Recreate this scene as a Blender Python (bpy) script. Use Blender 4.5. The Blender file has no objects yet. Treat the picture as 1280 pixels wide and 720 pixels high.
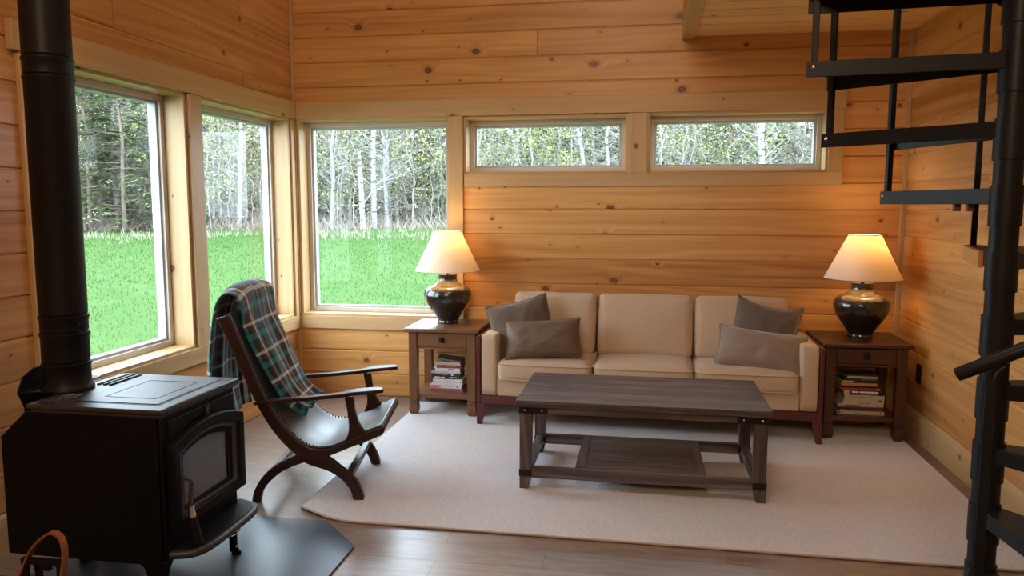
import bpy, math, random
from mathutils import Vector, Matrix, noise as mnoise

random.seed(7)
sc = bpy.context.scene
COL = sc.collection
PI = math.pi

# ------------------------------------------------------------------ mesh builder
class MB:
    """Collects vertices / faces; every vertex carries grain coordinates (along, across, piece)."""
    def __init__(s):
        s.v = []; s.f = []; s.pc = []
    def add(s, verts, faces, pc=None, piece=None):
        b = len(s.v)
        if piece is None: piece = random.random()
        for i, p in enumerate(verts):
            s.v.append(tuple(p))
            s.pc.append(tuple(pc[i]) if pc else (p[0], p[1] + p[2], piece))
        for f in faces: s.f.append(tuple(b + i for i in f))
        return s
    def box(s, x0, x1, y0, y1, z0, z1, ax=None, piece=None, m=None):
        if ax is None:
            d = (abs(x1-x0), abs(y1-y0), abs(z1-z0)); ax = 'xyz'[d.index(max(d))]
        if piece is None: piece = random.random()
        vs = [(x, y, z) for z in (z0, z1) for y in (y0, y1) for x in (x0, x1)]
        def g(p):
            x, y, z = p
            if ax == 'x': return (x, y + z, piece)
            if ax == 'y': return (y, x + z, piece)
            return (z, x + y, piece)
        pc = [g(p) for p in vs]
        if m is not None: vs = [tuple(m @ Vector(p)) for p in vs]
        s.add(vs, [(0,2,3,1),(4,5,7,6),(0,1,5,4),(2,6,7,3),(0,4,6,2),(1,3,7,5)], pc)
        return s
    def taper(s, r0, z0, r1, z1, ax='z'):
        """box between two horizontal rectangles r=(x0,x1,y0,y1)"""
        vs = [(r0[0],r0[2],z0),(r0[1],r0[2],z0),(r0[1],r0[3],z0),(r0[0],r0[3],z0),
              (r1[0],r1[2],z1),(r1[1],r1[2],z1),(r1[1],r1[3],z1),(r1[0],r1[3],z1)]
        w = random.random()
        s.add(vs, [(3,2,1,0),(4,5,6,7),(0,1,5,4),(1,2,6,5),(2,3,7,6),(3,0,4,7)], [(p[2], p[0]+p[1], w) for p in vs])
        return s
    def prism(s, poly, o, u, v, n, t, pieces=None):
        """poly in (a,b) on the plane o + a u + b v, extruded t along n"""
        o, u, v, n = Vector(o), Vector(u), Vector(v), Vector(n)
        k = len(poly); w = random.random()
        vs = [o + u*a + v*b for a, b in poly] + [o + u*a + v*b + n*t for a, b in poly]
        pc = [(a, b, w) for a, b in poly] + [(a, b + t, w) for a, b in poly]
        fs = [tuple(reversed(range(k))), tuple(range(k, 2*k))]
        for i in range(k):
            j = (i+1) % k
            fs.append((i, j, k+j, k+i))
        s.add(vs, fs, pc)
        return s
    def strip(s, A, B, o, u, v, n, t):
        """solid between two edge curves A,B (lists of (a,b), same length), extruded t along n: clean quads"""
        o, u, v, n = Vector(o), Vector(u), Vector(v), Vector(n)
        k = len(A); w = random.random(); vs = []; pc = []
        L = 0
        for i in range(k):
            if i: L += math.hypot(A[i][0]-A[i-1][0], A[i][1]-A[i-1][1])
            for q, (P, tt) in enumerate(((A,0),(B,0),(B,t),(A,t))):
                vs.append(o + u*P[i][0] + v*P[i][1] + n*tt); pc.append((L, q*0.03, w))
        fs = []
        for i in range(k-1):
            a, b = 4*i, 4*i+4
            for q in range(4):
                r = (q+1) % 4
                fs.append((a+q, a+r, b+r, b+q))
        fs.append((3,2,1,0)); e = 4*(k-1); fs.append((e, e+1, e+2, e+3))
        s.add(vs, fs, pc)
        return s
    def tube(s, pts, rad, n=8, cap=True, pc_scale=1.0):
        pts = [Vector(p) for p in pts]; k = len(pts)
        if not hasattr(rad, '__len__'): rad = [rad]*k
        up = Vector((0,0,1)); vs = []; fs = []; pc = []; w = random.random(); L = 0
        t0 = (pts[1]-pts[0]).normalized()
        a = t0.orthogonal().normalized()
        for i in range(k):
            if i == 0: t = t0
            elif i == k-1: t = (pts[i]-pts[i-1]).normalized()
            else: t = (pts[i+1]-pts[i-1]).normalized()
            a = (a - t*a.dot(t))
            if a.length < 1e-6: a = t.orthogonal()
            a.normalize(); b = t.cross(a)
            if i: L += (pts[i]-pts[i-1]).length
            for j in range(n):
                q = 2*PI*j/n
                vs.append(pts[i] + (a*math.cos(q) + b*math.sin(q))*rad[i]); pc.append((L, q*rad[i], w))
        for i in range(k-1):
            for j in range(n):
                m = (j+1) % n
                fs.append((i*n+j, i*n+m, (i+1)*n+m, (i+1)*n+j))
        if cap:
            fs.append(tuple(reversed(range(n)))); fs.append(tuple((k-1)*n+j for j in range(n)))
        s.add(vs, fs, pc)
        return s
    def lathe(s, prof, n=48, c=(0,0), cap=True):
        vs = []; fs = []; pc = []; w = random.random()
        for r, z in prof:
            for j in range(n):
                q = 2*PI*j/n
                vs.append((c[0]+r*math.cos(q), c[1]+r*math.sin(q), z)); pc.append((z, q*r, w))
        for i in range(len(prof)-1):
            for j in range(n):
                m = (j+1) % n
                fs.append((i*n+j, i*n+m, (i+1)*n+m, (i+1)*n+j))
        if cap:
            fs.append(tuple(reversed(range(n)))); fs.append(tuple((len(prof)-1)*n+j for j in range(n)))
        s.add(vs, fs, pc)
        return s
    def ball(s, c, r, n=8, m=5, sc3=(1,1,1)):
        vs = []; fs = []
        for i in range(m+1):
            th = PI*i/m
            for j in range(n):
                q = 2*PI*j/n
                vs.append((c[0]+r*sc3[0]*math.sin(th)*math.cos(q), c[1]+r*sc3[1]*math.sin(th)*math.sin(q), c[2]+r*sc3[2]*math.cos(th)))
        for i in range(m):
            for j in range(n):
                k = (j+1) % n
                fs.append((i*n+j, (i+1)*n+j, (i+1)*n+k, i*n+k))
        s.add(vs, fs)
        return s
    def grid(s, fn, nu, nv, pcfn=None):
        vs = []; pc = []; w = random.random()
        for i in range(nu+1):
            for j in range(nv+1):
                u, v = i/nu, j/nv
                vs.append(fn(u, v)); pc.append(pcfn(u, v) if pcfn else (u, v, w))
        fs = [(i*(nv+1)+j, (i+1)*(nv+1)+j, (i+1)*(nv+1)+j+1, i*(nv+1)+j+1) for i in range(nu) for j in range(nv)]
        s.add(vs, fs, pc)
        return s

def obj(name, mb, mat, parent=None, bevel=0, seg=2, smooth=None, sub=0, solid=0, merge=False):
    me = bpy.data.meshes.new(name)
    me.from_pydata(mb.v, [], mb.f)
    at = me.attributes.new('pc', 'FLOAT_VECTOR', 'POINT')
    at.data.foreach_set('vector', [c for p in mb.pc for c in p])
    me.materials.append(mat)
    me.update()
    if smooth is not None:
        me.polygons.foreach_set('use_smooth', [True]*len(me.polygons))
        if smooth < 180: me.set_sharp_from_angle(angle=math.radians(smooth))
    o = bpy.data.objects.new(name, me)
    COL.objects.link(o)
    if parent is not None: o.parent = parent
    if solid:
        m = o.modifiers.new('solid', 'SOLIDIFY'); m.thickness = solid; m.offset = 0
    if bevel:
        m = o.modifiers.new('bevel', 'BEVEL'); m.width = bevel; m.segments = seg; m.limit_method = 'ANGLE'; m.angle_limit = math.radians(40)
        if smooth is None:
            me.polygons.foreach_set('use_smooth', [True]*len(me.polygons))
            me.set_sharp_from_angle(angle=math.radians(30)); m.harden_normals = False
    if sub:
        m = o.modifiers.new('sub', 'SUBSURF'); m.levels = sub; m.render_levels = sub
    return o

def tag(o, label, cat, group=None, kind=None):
    o['label'] = label; o['category'] = cat
    if group: o['group'] = group
    if kind: o['kind'] = kind
    return o
def thing(name, label, cat, loc=(0,0,0), rotz=0, group=None):
    o = bpy.data.objects.new(name, None); COL.objects.link(o)
    o.location = loc; o.rotation_euler = (0,0,rotz); o.empty_display_size = .1
    return tag(o, label, cat, group)
def struct(name, mb, mat, **k):
    o = obj(name, mb, mat, **k); o['kind'] = 'structure'; return o
def dup(root, loc, rotz=0, label=None, scale=None):
    r = root.copy(); COL.objects.link(r); r.location = loc; r.rotation_euler = (0,0,rotz)
    if scale: r.scale = scale
    if label: r['label'] = label
    for ch in list(root.children):
        c = ch.copy(); COL.objects.link(c); c.parent = r
        for g in list(ch.children):
            d = g.copy(); COL.objects.link(d); d.parent = c
    return r
def spline(pts, n=8):
    """Catmull-Rom through 2-D or 3-D points"""
    P = [Vector(p) for p in pts]; out = []
    for i in range(len(P)-1):
        p0 = P[i-1] if i else P[0]*2-P[1]; p1 = P[i]; p2 = P[i+1]; p3 = P[i+2] if i+2 < len(P) else P[-1]*2-P[-2]
        for k in range(n):
            t = k/n
            out.append(0.5*((2*p1)+(p2-p0)*t+(2*p0-5*p1+4*p2-p3)*t*t+(3*p1-p0-3*p2+p3)*t*t*t))
    out.append(P[-1])
    return [tuple(p) for p in out]
def resample(pts, k):
    P = [Vector(p) for p in pts]; d = [0]
    for i in range(1, len(P)): d.append(d[-1]+(P[i]-P[i-1]).length)
    out = []; j = 0
    for i in range(k):
        t = d[-1]*i/(k-1)
        while j < len(P)-2 and d[j+1] < t: j += 1
        s = (t-d[j])/max(1e-9, d[j+1]-d[j]); out.append(tuple(P[j].lerp(P[j+1], min(1, s))))
    return out

# ------------------------------------------------------------------ node materials
class NT:
    def __init__(s, name):
        s.m = bpy.data.materials.new(name); s.m.use_nodes = True
        s.t = s.m.node_tree; s.t.nodes.clear()
        s.out = s.t.nodes.new('ShaderNodeOutputMaterial')
        s.b = s.t.nodes.new('ShaderNodeBsdfPrincipled'); s.link(s.b.outputs[0], s.out.inputs[0])
    def link(s, a, b): s.t.links.new(a, b)
    def n(s, typ, **k):
        x = s.t.nodes.new(typ)
        for q, v in k.items(): setattr(x, q, v)
        return x
    def setin(s, node, key, val):
        if hasattr(val, 'is_linked') or isinstance(val, bpy.types.NodeSocket): s.link(val, node.inputs[key])
        elif val is not None: node.inputs[key].default_value = val
    def math(s, op, a, b=None, c=None, clamp=False):
        x = s.n('ShaderNodeMath', operation=op); x.use_clamp = clamp
        for i, v in enumerate((a, b, c)):
            if v is not None: s.setin(x, i, v)
        return x.outputs[0]
    def mix(s, f, a, b, blend='MIX'):
        x = s.n('ShaderNodeMix', data_type='RGBA', blend_type=blend)
        s.setin(x, 0, f); s.setin(x, 6, a if not isinstance(a, tuple) else (*a, 1) if len(a) == 3 else a)
        s.setin(x, 7, b if not isinstance(b, tuple) else (*b, 1) if len(b) == 3 else b)
        return x.outputs[2]
    def noise(s, vec, scale=5, detail=3, rough=.5, dist=0, dim='3D'):
        x = s.n('ShaderNodeTexNoise', noise_dimensions=dim)
        if vec is not None: s.link(vec, x.inputs['Vector'])
        x.inputs['Scale'].default_value = scale; x.inputs['Detail'].default_value = detail
        x.inputs['Roughness'].default_value = rough; x.inputs['Distortion'].default_value = dist
        return x.outputs[0]
    def ramp(s, fac, stops, interp='LINEAR'):
        x = s.n('ShaderNodeValToRGB'); s.link(fac, x.inputs[0]); e = x.color_ramp.elements
        x.color_ramp.interpolation = interp
        while len(e) < len(stops): e.new(.5)
        for i, (p, c) in enumerate(stops):
            e[i].position = p; e[i].color = (*c, 1) if len(c) == 3 else c
        return x.outputs[0]
    def mapr(s, v, a, b, c, d, smooth=False):
        x = s.n('ShaderNodeMapRange', interpolation_type='SMOOTHSTEP' if smooth else 'LINEAR'); x.clamp = True
        s.setin(x, 0, v); 
        for i, q in enumerate((a, b, c, d)): s.setin(x, 1+i, q)
        return x.outputs[0]
    def comb(s, x, y, z):
        c = s.n('ShaderNodeCombineXYZ')
        for i, v in enumerate((x, y, z)): s.setin(c, i, v)
        return c.outputs[0]
    def coord(s, k='Object'): return s.n('ShaderNodeTexCoord').outputs[k]
    def pc(s):
        a = s.n('ShaderNodeAttribute'); a.attribute_name = 'pc'
        sp = s.n('ShaderNodeSeparateXYZ'); s.link(a.outputs['Vector'], sp.inputs[0]); return sp.outputs
    def bump(s, h, strength=.2, dist=.01):
        x = s.n('ShaderNodeBump'); s.link(h, x.inputs['Height']); x.inputs['Strength'].default_value = strength
        x.inputs['Distance'].default_value = dist; s.link(x.outputs[0], s.b.inputs['Normal']); return x
    def set(s, **k):
        names = dict(color='Base Color', rough='Roughness', metal='Metallic', spec='Specular IOR Level', coat='Coat Weight', coatr='Coat Roughness', sheen='Sheen Weight')
        for q, v in k.items():
            key = names[q]
            if isinstance(v, tuple): v = (*v, 1) if len(v) == 3 else v
            s.setin(s.b, key, v)
        return s

def plain(name, color, rough=.5, metal=0, spec=.5, var=.06, scale=30, bump=0, bscale=200):
    n = NT(name); c = n.noise(n.coord(), scale, 3)
    lo = tuple(x*(1-var) for x in color); hi = tuple(min(1, x*(1+var)) for x in color)
    n.set(color=n.ramp(c, [(.3, lo), (.7, hi)]), rough=rough, metal=metal, spec=spec)
    if bump: n.bump(n.noise(n.coord(), bscale, 2), bump, .002)
    return n.m

def wood(name, dark, mid, light, rough=.38, spec=.4, knots=0.0, fine=140, wave=9, contrast=1.0, piecevar=.25, coat=0, knotcol=(.10,.035,.012)):
    n = NT(name); u, v, w = n.pc()
    oi = n.n('ShaderNodeObjectInfo').outputs['Random']
    w = n.math('ADD', w, n.math('MULTIPLY', oi, 3.7))
    U = n.math('ADD', u, n.math('MULTIPLY', w, 37.3)); V = n.math('ADD', v, n.math('MULTIPLY', w, 11.7))
    kd = None
    if knots > 0:
        vx = n.n('ShaderNodeTexVoronoi', voronoi_dimensions='2D'); n.link(n.comb(n.math('MULTIPLY', U, 2.2), n.math('MULTIPLY', V, 2.9), 0), vx.inputs['Vector'])
        vx.inputs['Scale'].default_value = 1.0
        sp = n.n('ShaderNodeSeparateColor'); n.link(vx.outputs['Color'], sp.inputs[0])
        size = n.math('MULTIPLY_ADD', sp.outputs[1], .036, .022)
        acc = n.math('LESS_THAN', sp.outputs[0], n.math('MULTIPLY', knots, .8))
        wob = n.math('MULTIPLY_ADD', n.noise(n.comb(U, V, 0), 40, 2), .5, .75)
        kd = n.math('DIVIDE', n.math('MULTIPLY', vx.outputs['Distance'], wob), size)     # 1 at the rim of the knot
        swirl = n.math('MULTIPLY', n.math('MULTIPLY', n.mapr(kd, 0, 5, 1, 0, True), acc), .05)
        V2 = n.math('ADD', V, swirl)
    else: V2 = V
    big = n.noise(n.comb(n.math('MULTIPLY', U, .55), n.math('MULTIPLY', V2, 7), w), 1, 1, .4)
    ring = n.math('SINE', n.math('MULTIPLY_ADD', big, wave*6.0, n.math('MULTIPLY', V2, 55)))
    ring = n.math('MULTIPLY_ADD', ring, .5, .5)
    fg = n.noise(n.comb(n.math('MULTIPLY', U, 2.5), n.math('MULTIPLY', V2, fine), w), 1, 3, .6)
    streak = n.noise(n.comb(n.math('MULTIPLY', U, .5), n.math('MULTIPLY', V2, 22), w), 1, 3, .55)
    g = n.math('ADD', n.math('MULTIPLY', ring, .16), n.math('ADD', n.math('MULTIPLY', fg, .35), n.math('MULTIPLY', streak, .62)))
    g = n.math('MULTIPLY_ADD', n.math('SUBTRACT', g, .565), contrast, .5)
    wn = n.n('ShaderNodeTexWhiteNoise', noise_dimensions='1D'); n.link(w, wn.inputs['W'])
    g = n.math('ADD', g, n.math('MULTIPLY', n.math('SUBTRACT', wn.outputs[0], .5), piecevar))
    col = n.ramp(g, [(.12, dark), (.5, mid), (.88, light)])
    if knots > 0:
        halo = n.math('MULTIPLY', n.mapr(kd, 1, 2.6, .55, 0, True), acc)
        col = n.mix(halo, col, tuple(d*.75 for d in dark))
        core = n.ramp(n.math('MULTIPLY', kd, .5), [(0, tuple(k*2.3 for k in knotcol)), (.36, tuple(k*1.7 for k in knotcol)), (.46, tuple(k*.55 for k in knotcol))])
        col = n.mix(n.math('MULTIPLY', n.mapr(kd, .95, 1.1, 1, 0, True), acc), col, core)
        v2 = n.n('ShaderNodeTexVoronoi', voronoi_dimensions='2D'); n.link(n.comb(n.math('MULTIPLY', U, 3.4), n.math('MULTIPLY', V, 5.2), 0), v2.inputs['Vector']); v2.inputs['Scale'].default_value = 1.0
        s2 = n.n('ShaderNodeSeparateColor'); n.link(v2.outputs['Color'], s2.inputs[0])
        a2 = n.math('LESS_THAN', s2.outputs[0], knots*.75)
        col = n.mix(n.math('MULTIPLY', n.mapr(v2.outputs['Distance'], .022, .036, .9, 0, True), a2), col, tuple(k*.6 for k in knotcol))
        col = n.mix(n.math('MULTIPLY', n.mapr(v2.outputs['Distance'], .03, .16, .22, 0, True), a2), col, dark)
    n.set(color=col, rough=n.mapr(fg, 0, 1, rough-.06, rough+.08), spec=spec)
    if coat: n.set(coat=coat, coatr=.25)
    n.bump(fg, .10, .002)
    return n.m

PINE_WALL = wood('knotty_pine_boards', (.35,.15,.044), (.55,.275,.09), (.68,.39,.145), rough=.36, spec=.35, knots=.62, wave=5, contrast=1.1, piecevar=.42)
PINE_TRIM = wood('clear_pine_trim', (.41,.245,.105), (.50,.325,.155), (.58,.405,.215), rough=.38, spec=.35, knots=.20, wave=5, contrast=.8, piecevar=.12)
PINE_CEIL = wood('pine_ceiling_boards', (.62,.36,.14), (.76,.49,.22), (.85,.60,.32), rough=.4, spec=.3, knots=.45, wave=5, contrast=.8, piecevar=.3)
BROWN_OAK = wood('stained_oak_end_table', (.085,.036,.015), (.15,.068,.03), (.22,.105,.048), rough=.32, spec=.45, contrast=.9, piecevar=.12)
DARK_OAK = wood('dark_stained_end_table', (.034,.012,.007), (.064,.022,.012), (.10,.036,.019), rough=.32, spec=.45, contrast=.9, piecevar=.12)
GREY_WOOD = wood('weathered_grey_brown_table', (.028,.022,.022), (.082,.066,.064), (.21,.18,.178), rough=.36, spec=.4, fine=200, contrast=1.5, piecevar=.2)
MAHOG = wood('dark_mahogany_chair', (.013,.005,.0035), (.028,.010,.007), (.055,.02,.012), rough=.36, spec=.4, contrast=.9, piecevar=.1)
CHERRY = wood('dark_cherry_sofa_frame', (.045,.008,.007), (.085,.016,.013), (.12,.026,.02), rough=.33, spec=.45, contrast=.7, piecevar=.1)

def floor_mat():
    n = NT('grey_brown_laminate_planks'); o = n.coord(); sp = n.n('ShaderNodeSeparateXYZ'); n.link(o, sp.inputs[0])
    br = n.n('ShaderNodeTexBrick'); br.offset = .37; br.inputs['Scale'].default_value = 1
    n.link(n.comb(n.math('ADD', sp.outputs[0], 10.15), n.math('ADD', sp.outputs[1], 10.135), 0), br.inputs['Vector'])
    br.inputs['Brick Width'].default_value = 1.22; br.inputs['Row Height'].default_value = .185
    br.inputs['Mortar Size'].default_value = .0016; br.inputs['Mortar Smooth'].default_value = .6; br.inputs['Bias'].default_value = 0
    br.inputs['Color1'].default_value = (0,0,0,1); br.inputs['Color2'].default_value = (1,1,1,1); br.inputs['Mortar'].default_value = (.5,.5,.5,1)
    bw = n.n('ShaderNodeRGBToBW'); n.link(br.outputs['Color'], bw.inputs[0]); w = bw.outputs[0]
    U = n.math('ADD', sp.outputs[0], n.math('MULTIPLY', w, 31)); V = n.math('ADD', sp.outputs[1], n.math('MULTIPLY', w, 7))
    big = n.noise(n.comb(n.math('MULTIPLY', U, 1.3), n.math('MULTIPLY', V, 9), w), 1, 3, .5)
    ring = n.math('MULTIPLY_ADD', n.math('SINE', n.math('MULTIPLY', big, 46)), .5, .5)
    fg = n.noise(n.comb(n.math('MULTIPLY', U, 3), n.math('MULTIPLY', V, 120), w), 1, 3, .6)
    g = n.math('ADD', n.math('MULTIPLY', ring, .2), n.math('ADD', n.math('MULTIPLY', fg, .45), n.math('MULTIPLY', w, .3)))
    col = n.ramp(g, [(.1, (.13,.083,.058)), (.45, (.205,.145,.11)), (.85, (.31,.235,.185))])
    col = n.mix(br.outputs['Fac'], col, (.05,.028,.018))
    n.set(color=col, rough=n.mapr(fg, 0, 1, .24, .38), spec=.65)
    n.bump(n.math('SUBTRACT', n.math('MULTIPLY', fg, .4), br.outputs['Fac']), .25, .002)
    return n.m
FLOOR = floor_mat()

def rug_mat():
    n = NT('beige_loop_rug'); o = n.coord()
    a = n.noise(o, 130, 3, .75); b = n.noise(o, 3.5, 3, .5)
    c = n.ramp(a, [(.3, (.41,.385,.385)), (.7, (.68,.655,.665))])
    c = n.mix(n.math('MULTIPLY', b, .45), c, (.56,.535,.535))
    n.set(color=c, rough=.95, spec=.1, sheen=.25); n.bump(a, .55, .006); return n.m
RUG = rug_mat()
RUGEDGE = plain('rug_binding_tape', (.42,.36,.31), .8, spec=.2, bump=.3)

def fabric(name, c, scale=420, var=.16, rough=.9, sheen=.25, stretch=(1,1,1), bump=.35):
    n = NT(name); o = n.coord()
    mp = n.n('ShaderNodeMapping'); n.link(o, mp.inputs[0]); mp.inputs['Scale'].default_value = stretch
    a = n.noise(mp.outputs[0], scale, 2, .6); b = n.noise(o, 9, 3)
    col = n.ramp(a, [(.25, tuple(x*(1-var) for x in c)), (.75, tuple(min(1, x*(1+var)) for x in c))])
    col = n.mix(n.math('MULTIPLY', b, .25), col, tuple(x*.86 for x in c))
    n.set(color=col, rough=rough, spec=.2, sheen=sheen); n.bump(a, bump, .002); return n.m
SOFA = fabric('tan_linen_upholstery', (.49,.36,.245), 260, .14, stretch=(1.6,1.6,.35))
PIL_DARK = fabric('dark_brown_velvet', (.105,.072,.05), 300, .15, sheen=.5)
PIL_LEATH = fabric('brown_faux_leather', (.135,.088,.058), 120, .08, rough=.5, sheen=.1, bump=.12)
PIL_GREY = fabric('dark_taupe_velvet', (.115,.085,.066), 300, .15, sheen=.5)
PIL_TAUPE = fabric('light_taupe_velvet', (.235,.175,.13), 300, .12, rough=.65, sheen=.6)

BLACK_STEEL = plain('black_painted_steel', (.006,.006,.0065), .45, .0, .22, var=.2, scale=14)
STAIR = plain('satin_black_stair_paint', (.007,.008,.0095), .45, .0, .22, var=.25, scale=9)
IRON = plain('cast_iron_matt_black', (.004,.004,.0044), .55, .0, .14, var=.2, scale=60, bump=.12, bscale=500)
STOVE_TOP = plain('cast_iron_top_plate', (.028,.028,.030), .42, .0, .5, var=.2, scale=50, bump=.15, bscale=420)
BRONZE = plain('dark_bronze_hardware', (.02,.016,.014), .4, .6, .5)
CHROME = plain('bright_steel_bolt', (.75,.74,.72), .22, 1.0, .5, var=.03)
MATGREY = plain('slate_grey_hearth_mat', (.055,.080,.112), .3, 0, .55, var=.08, scale=5, bump=.15, bscale=300)  # blue in the colour stands for window sky reflected on the mat
VINYL = plain('almond_vinyl_frame', (.52,.46,.385), .4, 0, .4, var=.03)
LEATHER_TAN = plain('tan_leather_strap', (.25,.085,.03), .5, 0, .45, var=.15, scale=40, bump=.1)
STOVE_GLASS = plain('stove_door_glass', (.05,.05,.052), .22, 0, .6, var=.3, scale=7)
CERAMIC_GREY = plain('white_exterior_strip', (.40,.42,.435), .5, 0, .3, var=.03)

def leather():
    n = NT('dark_sling_leather'); o = n.coord(); a = n.noise(o, 140, 4, .6); b = n.noise(o, 8, 3)
    n.set(color=n.ramp(b, [(.3, (.018,.023,.029)), (.75, (.040,.050,.060))]), rough=n.mapr(b, .2, .8, .36, .5), spec=.8)
    n.bump(a, .12, .002); return n.m
LEATHER = leather()

def glaze():
    n = NT('dark_glazed_ceramic'); z = n.pc()[0]
    nz = n.noise(n.coord(), 22, 4, .6)
    zz = n.math('ADD', z, n.math('MULTIPLY', n.math('SUBTRACT', nz, .5), .05))
    c = n.ramp(n.mapr(zz, .0, .38, 0, 1), [(.0, (.012,.011,.010)), (.63, (.012,.011,.010)), (.70, (.15,.095,.042)), (.82, (.17,.11,.05)), (.86, (.03,.026,.02)), (1, (.05,.045,.035))])
    n.set(color=c, rough=n.mapr(nz, .3, .7, .12, .3), spec=.6, coat=.5, coatr=.08); n.bump(nz, .08, .004); return n.m
GLAZE = glaze()

def shade_mat():
    n = NT('white_linen_lamp_shade'); a = n.noise(n.coord(), 300, 2)
    d = n.n('ShaderNodeBsdfDiffuse'); t = n.n('ShaderNodeBsdfTranslucent'); mx = n.n('ShaderNodeMixShader')
    c = n.ramp(a, [(.3, (.80,.74,.66)), (.7, (.88,.83,.76))]); n.link(c, d.inputs[0]); t.inputs[0].default_value = (.84,.60,.30,1)
    mx.inputs[0].default_value = .24; n.link(d.outputs[0], mx.inputs[1]); n.link(t.outputs[0], mx.inputs[2]); n.link(mx.outputs[0], n.out.inputs[0])
    return n.m
SHADE = shade_mat()
def bulb_mat():
    n = NT('glowing_bulb'); n.set(color=(.9,.7,.4)); n.b.inputs['Emission Color'].default_value = (1,.6,.22,1); n.b.inputs['Emission Strength'].default_value = 12
    return n.m
BULB = bulb_mat()

def glass_mat():
    n = NT('window_glass'); tr = n.n('ShaderNodeBsdfTransparent'); gl = n.n('ShaderNodeBsdfGlossy'); mx = n.n('ShaderNodeMixShader')
    gl.inputs['Roughness'].default_value = .01
    lw = n.n('ShaderNodeLayerWeight'); lw.inputs['Blend'].default_value = .12
    wob = n.noise(n.coord(), 1.5, 1)
    tr.inputs[0].default_value = (.95,.97,.96,1)
    n.link(n.math('MULTIPLY_ADD', wob, .01, n.math('MULTIPLY', lw.outputs['Fresnel'], .10)), mx.inputs[0])
    n.link(tr.outputs[0], mx.inputs[1]); n.link(gl.outputs[0], mx.inputs[2]); n.link(mx.outputs[0], n.out.inputs[0]); return n.m
GLASS = glass_mat()

def plaid():
    n = NT('teal_brown_plaid_wool'); u, v, w = n.pc()
    K = (.018,.014,.015); BR = (.06,.032,.032); CR = (.74,.69,.62); TE = (.008,.23,.26); GY = (.15,.12,.115)
    def stripes(x, per):
        f = n.math('FRACT', n.math('DIVIDE', x, per))
        return n.ramp(f, [(0, K), (.16, TE), (.34, K), (.50, BR), (.62, CR), (.72, BR), (.84, K)], 'CONSTANT')
    a = stripes(n.math('ADD', u, 10), .185); b = stripes(n.math('ADD', v, 10), .175)
    tw = n.math('GREATER_THAN', n.math('SINE', n.math('MULTIPLY', n.math('ADD', u, v), 1400)), 0)
    c = n.mix(n.math('MULTIPLY_ADD', tw, .2, .4), a, b)
    nz = n.noise(n.coord(), 300, 2)
    n.set(color=n.mix(n.math('MULTIPLY', nz, .25), c, K), rough=.95, spec=.1, sheen=.3); n.bump(nz, .5, .004); return n.m
PLAID = plaid()

def bark(name, c1, c2, sc=(6,6,1.2), marks=None):
    n = NT(name); o = n.coord(); mp = n.n('ShaderNodeMapping'); n.link(o, mp.inputs[0]); mp.inputs['Scale'].default_value = sc
    a = n.noise(mp.outputs[0], 3, 4, .6); c = n.ramp(a, [(.3, c1), (.7, c2)])
    if marks:
        m2 = n.n('ShaderNodeMapping'); n.link(o, m2.inputs[0]); m2.inputs['Scale'].default_value = (2,2,7)
        c = n.mix(n.mapr(n.noise(m2.outputs[0], 1.6, 2), .57, .63, 0, .9), c, marks)
    n.set(color=c, rough=.9, spec=.15); return n.m
BARK_W = bark('birch_bark', (.20,.195,.19), (.36,.35,.34), marks=(.06,.05,.045))
BARK_G = bark('grey_bark', (.19,.172,.158), (.34,.32,.30))
BARK_B = bark('brown_bark', (.13,.10,.08), (.24,.19,.155))
TWIG = bark('pale_twigs', (.26,.24,.22), (.42,.40,.37))
def leafmat(name, c1, c2):
    n = NT(name); a = n.noise(n.coord(), 1.4, 3); oi = n.n('ShaderNodeObjectInfo').outputs['Random']
    c = n.ramp(n.math('MULTIPLY_ADD', n.math('SUBTRACT', oi, .5), .3, a), [(.3, c1), (.7, c2)])
    n.set(color=c, rough=.8, spec=.15); return n.m
LEAF_Y = leafmat('spring_yellow_green_leaves', (.21,.225,.075), (.34,.345,.14))
LEAF_G = leafmat('hemlock_green_needles', (.09,.155,.055), (.19,.27,.10))
LEAF_D = leafmat('dark_conifer_needles', (.13,.14,.11), (.23,.235,.19))
DRY = leafmat('dry_straw_grass', (.19,.17,.125), (.32,.30,.23))
BRUSHM = leafmat('brown_brush', (.17,.14,.11), (.30,.255,.21))
def grass_mat():
    n = NT('spring_lawn'); o = n.coord(); a = n.noise(o, 1.1, 4, .6); b = n.noise(o, 26, 3, .7); s = n.n('ShaderNodeSeparateXYZ'); n.link(o, s.inputs[0])
    c = n.ramp(n.math('ADD', n.math('MULTIPLY', a, .5), n.math('MULTIPLY', b, .5)), [(.3, (.027,.062,.011)), (.5, (.039,.080,.016)), (.72, (.062,.098,.026))])
    lit = n.math('SQRT', n.math('ADD', n.math('MULTIPLY', s.outputs[0], s.outputs[0]), n.math('MULTIPLY', s.outputs[1], s.outputs[1])))
    c = n.mix(n.mapr(n.math('ADD', lit, n.math('MULTIPLY', a, 3)), 40, 43.5, 0, 1), c, n.ramp(b, [(.35, (.07,.052,.036)), (.7, (.15,.115,.08))]))
    n.set(color=c, rough=.9, spec=.1); return n.m
LAWN = grass_mat()
def blade_mat(name, c1, c2):
    m = leafmat(name, c1, c2); t = m.node_tree; b = next(x for x in t.nodes if x.type == 'BSDF_PRINCIPLED'); o = next(x for x in t.nodes if x.type == 'OUTPUT_MATERIAL')
    tr = t.nodes.new('ShaderNodeBsdfTranslucent'); mx = t.nodes.new('ShaderNodeMixShader'); mx.inputs[0].default_value = .5
    t.links.new(b.inputs['Base Color'].links[0].from_socket, tr.inputs[0]); t.links.new(b.outputs[0], mx.inputs[1]); t.links.new(tr.outputs[0], mx.inputs[2]); t.links.new(mx.outputs[0], o.inputs[0])
    return m
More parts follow.
